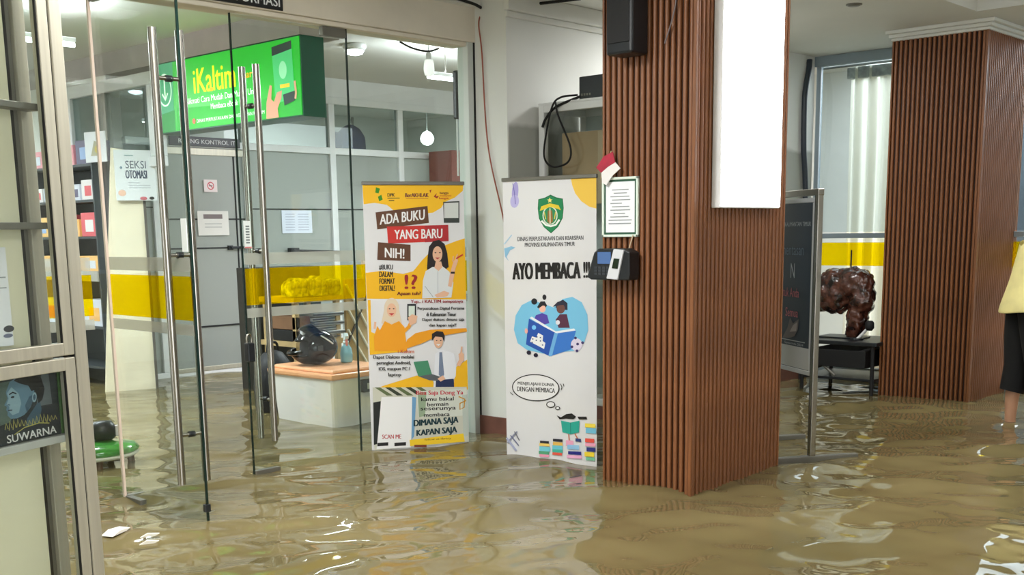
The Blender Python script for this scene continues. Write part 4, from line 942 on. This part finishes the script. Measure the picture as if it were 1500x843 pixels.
part('shelf', (LX, .034, .622), (-.062, DPT, .645), rgb(190, 192, 188, 'shelf_pale', .35), S, .002)
# book with portrait cover
B = thing('portrait_book', 'dark blue book with a portrait and the title SUWARNA in the display case', 'book', (0, 0, 0), math.radians(20))
lx0, lx1 = -.41, -.085
bo = Vector((1.727, 3.431, .646)) + Matrix.Rotation(math.radians(20), 3, 'Z') @ Vector((lx0, .052, 0)); B.location = bo
bw = lx1-lx0
part('cover', (0, 0, 0), (bw, .022, .205), rgb(30, 36, 42, 'book_dark', .3), B, .002)
a = Art(lambda x, y: (x, y), -.0006, .00025); 
c0 = rgb(96, 130, 150); c1_ = rgb(62, 92, 112); c3 = rgb(138, 168, 182)
a.rect(.004, .004, bw-.004, .2, rgb(38, 48, 54)); a.poly([(.06,.06),(.14,.07),(.14,.19),(.06,.19)], rgb(84, 104, 98)); a.poly([(.23,.10),(.295,.1),(.29,.195),(.26,.195)], rgb(96, 106, 112))
a.poly([(.10,.03),(.135,.085),(.19,.075),(.225,.10),(.30,.085),(bw-.004,.05),(bw-.004,.03)], rgb(34, 44, 56))
a.poly([(.19,.07),(.245,.12),(.25,.09),(.235,.05),(.18,.045)], c1_)
a.poly([(.118,.158),(.122,.14),(.108,.122),(.117,.116),(.113,.107),(.118,.10),(.116,.09),(.128,.078),(.152,.076),(.18,.082),(.205,.10),(.225,.13),(.228,.165),(.205,.192),(.165,.198),(.135,.188)], c0)
a.poly([(.122,.156),(.126,.139),(.116,.123),(.126,.116),(.124,.10),(.135,.088),(.16,.092),(.172,.12),(.165,.15),(.14,.172)], c3)
a.poly([(.19,.088),(.212,.11),(.226,.14),(.205,.135),(.185,.11)], c1_)
a.poly([(.15,.19),(.17,.2),(.225,.2),(.258,.185),(.268,.15),(.255,.118),(.238,.11),(.236,.14),(.226,.152),(.215,.15),(.205,.168),(.175,.178)], rgb(22, 26, 32))
a.ell(.224, .13, .009, .015, c3, -.2); a.ell(.224, .13, .005, .009, c1_, -.2); a.line([(.128,.151),(.142,.156),(.156,.15)], .004, rgb(24,30,38)); a.ell(.14, .142, .007, .003, rgb(24,30,38)); a.line([(.118,.105),(.134,.104)], .003, rgb(50,60,74)); a.line([(.118,.122),(.128,.12)], .003, c1_)
gd = rgb(170, 168, 96)
for x in np.linspace(.10, .29, 14): a.line([(x, .048+.004*math.sin(x*90)), (x+.006, .07+.006*math.sin(x*60)), (x+.012, .05)], .003, gd)
a.line([(.13,.03),(.17,.045),(.23,.05),(.27,.043)], .003, gd)
a.text('SUWARNA', .10, .032, .296, .008, rgb(220, 224, 224), .012); a.build('cover_print', B)
G2 = thing('green_book', 'narrow green book beside the portrait book in the display case', 'book', tuple(Vector((1.727, 3.431, .646)) + Matrix.Rotation(math.radians(20), 3, 'Z') @ Vector((-.083, .05, 0))), math.radians(20))
part('spine', (0, 0, 0), (.026, .03, .20), rgb(66, 110, 58, 'green_cover', .4), G2, .002); part('pages', (.006, .004, .2), (.022, .028, .202), G['paper'], G2)
L1 = thing('leaflet', 'white leaflet with dark marks leaning in the upper display case', 'leaflet', tuple(Vector((1.727, 3.431, .94)) + Matrix.Rotation(math.radians(20), 3, 'Z') @ Vector((-.435, .06, 0))), math.radians(20))
part('sheet', (0, 0, 0), (.20, .004, .29), G['paper'], L1, .001); a = Art(lambda x, y: (x, y), -.0006); a.ell(.185, .05, .02, .010, rgb(60,60,66)); a.ell(.18, .03, .018, .006, rgb(110,116,140)); a.rect(.1, .2, .19, .204, rgb(150,156,160)); a.rect(.12, .17, .19, .173, rgb(150,156,160)); a.build('print', L1)

# ------------------------------------------------------------------ right: stand poster, curtain, rack, carving
PA = math.atan2(.818, .575)
t = thing('poster_stand', 'silver stand holding a dark blue poster, standing in the water', 'poster stand', (5.58, 2.95, 0), PA)
MB().box((-.010, -.016, FZ), (.022, .016, 1.45)).build('pole', G['steel'], t, .004); MB().box((.62, -.018, FZ), (.65, .018, 1.45)).build('pole', G['steel'], t, .004)
for x in (0.006, .635): MB().box((x-.02, -.27, -.01), (x+.02, .27, .026)).build('foot', G['alu_dark'], t, .004)
part('top_bar', (-.012, -.018, 1.42), (.65, .018, 1.455), G['steel'], t, .003)
part('dark_slot', (.024, -.01, .02), (.034, .012, 1.42), G['gasket'], t)
mb = MB()
for q, b in (((.036, .46), (.62, .485)), ((.036, 1.385), (.62, 1.41)), ((.036, .485), (.058, 1.385)), ((.598, .485), (.62, 1.385))): mb.box((q[0], -.02, q[1]), (b[0], .012, b[1]))
mb.build('snap_frame', rgb(216, 218, 220, 'frame_silver', .35), t, .004)
PS = part('poster', (.058, .0, .485), (.598, .006, 1.385), rgb(34, 48, 64, 'poster_navy', .3), t)
# the print faces local +y (turned to the hall)
a2 = Art(lambda x, y: (x, y), -.001)
aa = a2
aa.rect(.062, .488, .594, .605, rgb(206, 206, 204))
aa.text('KALIMANTAN TIMUR', .26, 1.285, .575, 1.262, rgb(200, 206, 212), .01); aa.text('Pementasan', .16, 1.165, .50, 1.105, rgb(120, 134, 150), .0); aa.text('N', .35, 1.06, .40, .98, rgb(196, 202, 210)); aa.text('Untuk Anda', .20, .925, .46, .875, rgb(206, 120, 130), .01); aa.text('Semua', .30, .815, .455, .765, rgb(206, 120, 130), .01)
aa.poly([(.27,.64),(.33,.70),(.36,.76),(.40,.73),(.47,.76),(.46,.70),(.42,.66),(.36,.645)], rgb(120, 112, 112)); aa.poly([(.36,.68),(.40,.72),(.45,.74),(.44,.69)], rgb(170, 160, 156))
aa.rect(.25, .632, .55, .637, rgb(190,194,198)); aa.text('Samarinda 2024', .30, .625, .53, .612, rgb(190,194,198), .0)
o = aa.build('poster_print', PS); o['kind'] = 'stuff'
o.rotation_euler = (0, 0, PI); o.location = (.656, .006, 0)

# curtain behind the window wall
t = thing('curtain', 'cream sheer curtain hanging at the window wall', 'curtain', (CX+.10, 0, 0))
ys = np.linspace(3.62, 4.50, 150); vs = []; fs = []
def cxo(y, z): return .028*math.sin(y*52+.4*math.sin(y*13)) + .012*math.sin(y*97+1.3) + .006*math.sin(z*3+y*8)
zs = np.linspace(.15, 2.53, 14)
for z in zs:
    for y in ys: vs.append((cxo(y, z), y, z))
n = len(ys)
for i in range(len(zs)-1):
    for k in range(n-1): fs.append((i*n+k, i*n+k+1, (i+1)*n+k+1, (i+1)*n+k))
mb = MB(); mb.add(vs, fs, None, True)
mc, nt, p = new_mat('sheer_fabric'); p.inputs['Base Color'].default_value = (*s2l(226, 220, 200), 1); p.inputs['Roughness'].default_value = .9
tr = nt.nodes.new('ShaderNodeBsdfTranslucent'); tr.inputs[0].default_value = (*s2l(248, 244, 228), 1); mx = nt.nodes.new('ShaderNodeMixShader'); mx.inputs[0].default_value = .75
nt.links.new(p.outputs[0], mx.inputs[1]); nt.links.new(tr.outputs[0], mx.inputs[2]); nt.links.new(mx.outputs[0], nt.nodes['Material Output'].inputs[0])
o = mb.build('fabric', mc, t, fixn=False)
MB().box((-.03, 3.58, 2.44), (.03, 4.52, 2.53)).build('header_tape', rgb(196, 194, 186, 'header_grey', .8, var=.2, scale=20), t, .004)
MB().tube([(0, 3.5, 2.55), (0, 4.76, 2.55)], .011, 10).build('rail', G['alu_dark'], t)
# pipe
o = MB().tube(arc([(8.745, 4.755, 2.60), (8.73, 4.752, 2.52), (8.685, 4.75, 2.38), (8.67, 4.75, 2.25), (8.68, 4.75, 1.9), (8.73, 4.75, 1.52), (8.74, 4.75, .6), (8.74, 4.75, FZ)]), .022, 12).build('drain_pipe', rgb(44, 52, 62, 'pipe_dark', .4)); tag(o, 'dark bent pipe running down the wall corner by the window', 'pipe')
# black rack
t = thing('black_rack', 'low black metal rack under the brown carving', 'rack', (8.08, 3.80, 0))
for x in (0, .48):
    for y in (0, .58): MB().tube([(x, y, FZ), (x, y, .37)], .016, 8).build('leg', G['blackm'], t)
part('top', (-.03, -.04, .37), (.52, .62, .40), G['black'], t, .006); part('lower_shelf', (-.01, -.02, .10), (.50, .60, .12), G['black'], t, .004)
MB().tube([(0, .0, .36), (0, .58, .14)], .012, 8).build('brace', G['blackm'], t); MB().tube([(0, .58, .34), (0, .30, .13)], .012, 8).build('brace', G['alu_dark'], t); part('drawer', (-.02, .05, .2), (.4, .53, .33), G['blackm'], t, .004)
o = thing('small_spotlight', 'small black spotlight with a white arm beside the brown carving', 'spotlight', (8.22, 3.90, .40))
MB().tube([(0, .10, .0), (0, .02, .085)], .012, 8).build('arm', G['white'], o); MB().lathe([(.02, 0), (.034, .02), (.034, .06), (.02, .075)], (0, -.0, .075), 14).build('head', G['blackm'], o); MB().lathe([(.05, 0), (.05, .012)], (0, .1, 0), 14).build('base', G['black'], o)
# brown carving
t = thing('wood_carving', 'large dark brown glossy knobbly wood carving on the black rack', 'carving', (8.32, 4.12, .40))
bmh = bmesh.new()
def blob(c, r, rx=0.0):
    m4 = Matrix.Translation(c) @ Matrix.Rotation(rx, 4, 'X') @ Matrix.Diagonal((*r, 1)); bmesh.ops.create_icosphere(bmh, subdivisions=3, radius=1, matrix=m4)
blob((0, .13, .36), (.12, .17, .18)); blob((0, -.02, .42), (.11, .18, .13)); blob((0, -.10, .33), (.10, .10, .17), -.1); blob((0, -.07, .16), (.085, .085, .17), .15); blob((0, -.035, .05), (.06, .055, .07)); blob((0, .24, .34), (.1, .1, .14))
me = bpy.data.meshes.new('carved_body'); bmh.to_mesh(me); bmh.free()
me.materials.append(mat('carved_wood', s2l(84, 48, 36), .22, var=.5, scale=16, bump=1.0, bscale=26, coat=.5))
o = bpy.data.objects.new('carved_body', me); COL.objects.link(o); o.parent = t
rm = o.modifiers.new('merge', 'REMESH'); rm.mode = 'VOXEL'; rm.voxel_size = .014; rm.use_smooth_shade = True
tx = bpy.data.textures.new('knobs', 'CLOUDS'); tx.noise_scale = .055
dm = o.modifiers.new('knobs', 'DISPLACE'); dm.texture = tx; dm.strength = .05; dm.mid_level = .5
MB().tube([(0, .0, .5), (0, .0, .68)], .006, 8).build('pin', G['blackm'], t)
part('plinth', (-.09, -.14, 0), (.09, .22, .012), G['black'], t, .004)

# ------------------------------------------------------------------ person wading at the right edge
def person():
    t = thing('person', 'person in a yellow shirt and black cropped trousers wading in the flood', 'person', (7.475, 2.445, 0), AZ)
    # faces local -y; water level z=0, floor at FZ
    V = []; E = []; R = []
    def add(p, r, par=None):
        V.append(p); R.append(r if isinstance(r, tuple) else (r, r)); i = len(V)-1
        if par is not None: E.append((par, i))
        return i
    pel = add((0, .02, .76), (.125, .10))
    sp = add((0, .01, .90), (.115, .09), pel); ch = add((0, -.01, 1.04), (.125, .095), sp); nb = add((0, -.035, 1.155), (.05, .05), ch); nk = add((0, -.055, 1.205), (.042, .042), nb)
    h1 = add((0, -.075, 1.265), (.07, .078), nk); h2 = add((0, -.08, 1.335), (.075, .088), h1); h3 = add((0, -.07, 1.40), (.05, .06), h2)
    for s_ in (-1, 1):
        st = .05*s_
        hip = add((.085*s_, .02, .70), .085, pel); kn = add((.085*s_, .01+st*.6, .35), .056, hip); cf = add((.085*s_, .035+st, .20), .048, kn); an = add((.085*s_, .04+st, FZ+.07), .03, cf)
        hl = add((.085*s_, .06+st, FZ+.03), .028, an); tb = add((.09*s_, -.04+st, FZ+.028), .034, an); to = add((.095*s_, -.12+st, FZ+.02), .022, tb)
        sh = add((.155*s_, -.005, 1.10), .052, ch); el = add((.19*s_, -.0, .85), .040, sh); wr = add((.16*s_, -.16, .72), .026, el)
        pm = add((.145*s_, -.215, .69), (.03, .018), wr)
        for k, (dx, L_) in enumerate(((-.026, .055), (-.009, .066), (.009, .064), (.025, .052))):
            b = add((.145*s_+dx, -.25, .675), .0095, pm); m_ = add((.145*s_+dx*1.05, -.25-L_*.5, .655), .0088, b); add((.145*s_+dx*1.05, -.25-L_*.75, .628), .0075, m_)
        b = add((.145*s_-.032*s_, -.205, .69), .011, pm); add((.145*s_-.046*s_, -.235, .675), .009, b)
    me = bpy.data.meshes.new('body'); me.from_pydata(V, E, [])
    o = bpy.data.objects.new('body', me); COL.objects.link(o); o.parent = t
    me.materials.append(mat('skin', s2l(196, 148, 118), .5, var=.06))
    sk_ = o.modifiers.new('skin', 'SKIN'); sk_.use_smooth_shade = True
    if not me.skin_vertices: bpy.context.view_layer.objects.active = o
    for i, r in enumerate(R): me.skin_vertices[0].data[i].radius = r
    me.skin_vertices[0].data[0].use_root = True
    ss = o.modifiers.new('sub', 'SUBSURF'); ss.levels = 2; ss.render_levels = 2
    # face
    for s_ in (-1, 1):
        MB().lathe([(.002, -.010), (.010, -.006), (.012, 0), (.010, .006), (.002, .010)], (.03*s_, -.158, 1.335), 12).build('eye', rgb(30, 24, 22, 'eye_dark', .2), t)
    MB().tube([(0, -.160, 1.335), (0, -.178, 1.305), (0, -.165, 1.295)], [.007, .012, .008], 10).build('nose', bpy.data.materials['skin'], t)
    MB().tube([(-.022, -.156, 1.265), (0, -.163, 1.263), (.022, -.156, 1.265)], [.003, .006, .003], 8).build('mouth', rgb(150, 80, 76, 'lip'), t)
    def ring_cloth(name, rows, m, seg=32, arc_=None, wav=0.0):
        vs = []; fs = []
        for ri, (cx, cy, z, rx, ry) in enumerate(rows):
            for k in range(seg):
                a_ = 2*PI*k/seg; wv = 1+wav*(ri/(len(rows)-1))*math.sin(a_*5+1)
                vs.append((cx+rx*wv*math.cos(a_), cy+ry*wv*math.sin(a_), z+.008*math.sin(a_*3)*(ri == len(rows)-1)))
        for i in range(len(rows)-1):
            for k in range(seg):
                if arc_ and arc_(i, k): continue
                a_ = i*seg+k; b = i*seg+(k+1) % seg; fs.append((a_, b, b+seg, a_+seg))
        mb = MB(); mb.add(vs, fs, None, True); o = mb.build(name, m, t); s1 = o.modifiers.new('thick', 'SOLIDIFY'); s1.thickness = .006; s2_ = o.modifiers.new('sub', 'SUBSURF'); s2_.levels = 1; s2_.render_levels = 1; return o
    yel = mat('yellow_shirt', s2l(244, 230, 158), .85, var=.05, scale=10, bump=.25, bscale=14)
    ring_cloth('shirt', [(0, -.03, 1.185, .062, .062), (0, -.022, 1.165, .10, .085), (0, -.01, 1.13, .175, .115), (0, .0, 1.05, .185, .135), (0, .01, .95, .175, .145), (0, .02, .85, .185, .165), (0, .03, .74, .205, .19), (0, .032, .715, .205, .19)], yel, wav=.04)
    for s_ in (-1, 1):
        pts = [(.135*s_, -.005, 1.125), (.175*s_, -.005, 1.05), (.192*s_, 0, .95), (.195*s_, -.005, .87)]
        MB().tube(pts, [.075, .072, .068, .066], 18, cap=False).build('sleeve', yel, t)
        st = .05*s_
        mb = MB(); mb.tube([(.075*s_, .025, .76), (.088*s_, .02+st*.3, .55), (.09*s_, .015+st*.6, .36), (.088*s_, .035+st, .20)], [.128, .116, .096, .078], 20, cap=False); mb.build('trouser_leg', mat('black_cloth%d' % (s_+1), s2l(8, 8, 10), .85, var=.1, scale=8, bump=.2, bscale=12), t)
    blk = mat('black_headscarf', s2l(18, 16, 20), .8, var=.1, scale=8, bump=.2, bscale=14)
    # headscarf with face opening (front is -y: angle 3/2 PI)
    def hole(i, k): return 2 <= i <= 4 and abs(k-24) <= 4
    ring_cloth('headscarf', [(0, -.065, 1.448, .012, .012), (0, -.068, 1.435, .055, .06), (0, -.072, 1.40, .085, .098), (0, -.072, 1.34, .096, .112), (0, -.065, 1.27, .09, .105), (0, -.045, 1.215, .085, .095), (0, -.03, 1.17, .12, .11), (0, -.028, 1.145, .135, .118)], blk, arc_=hole)
person()
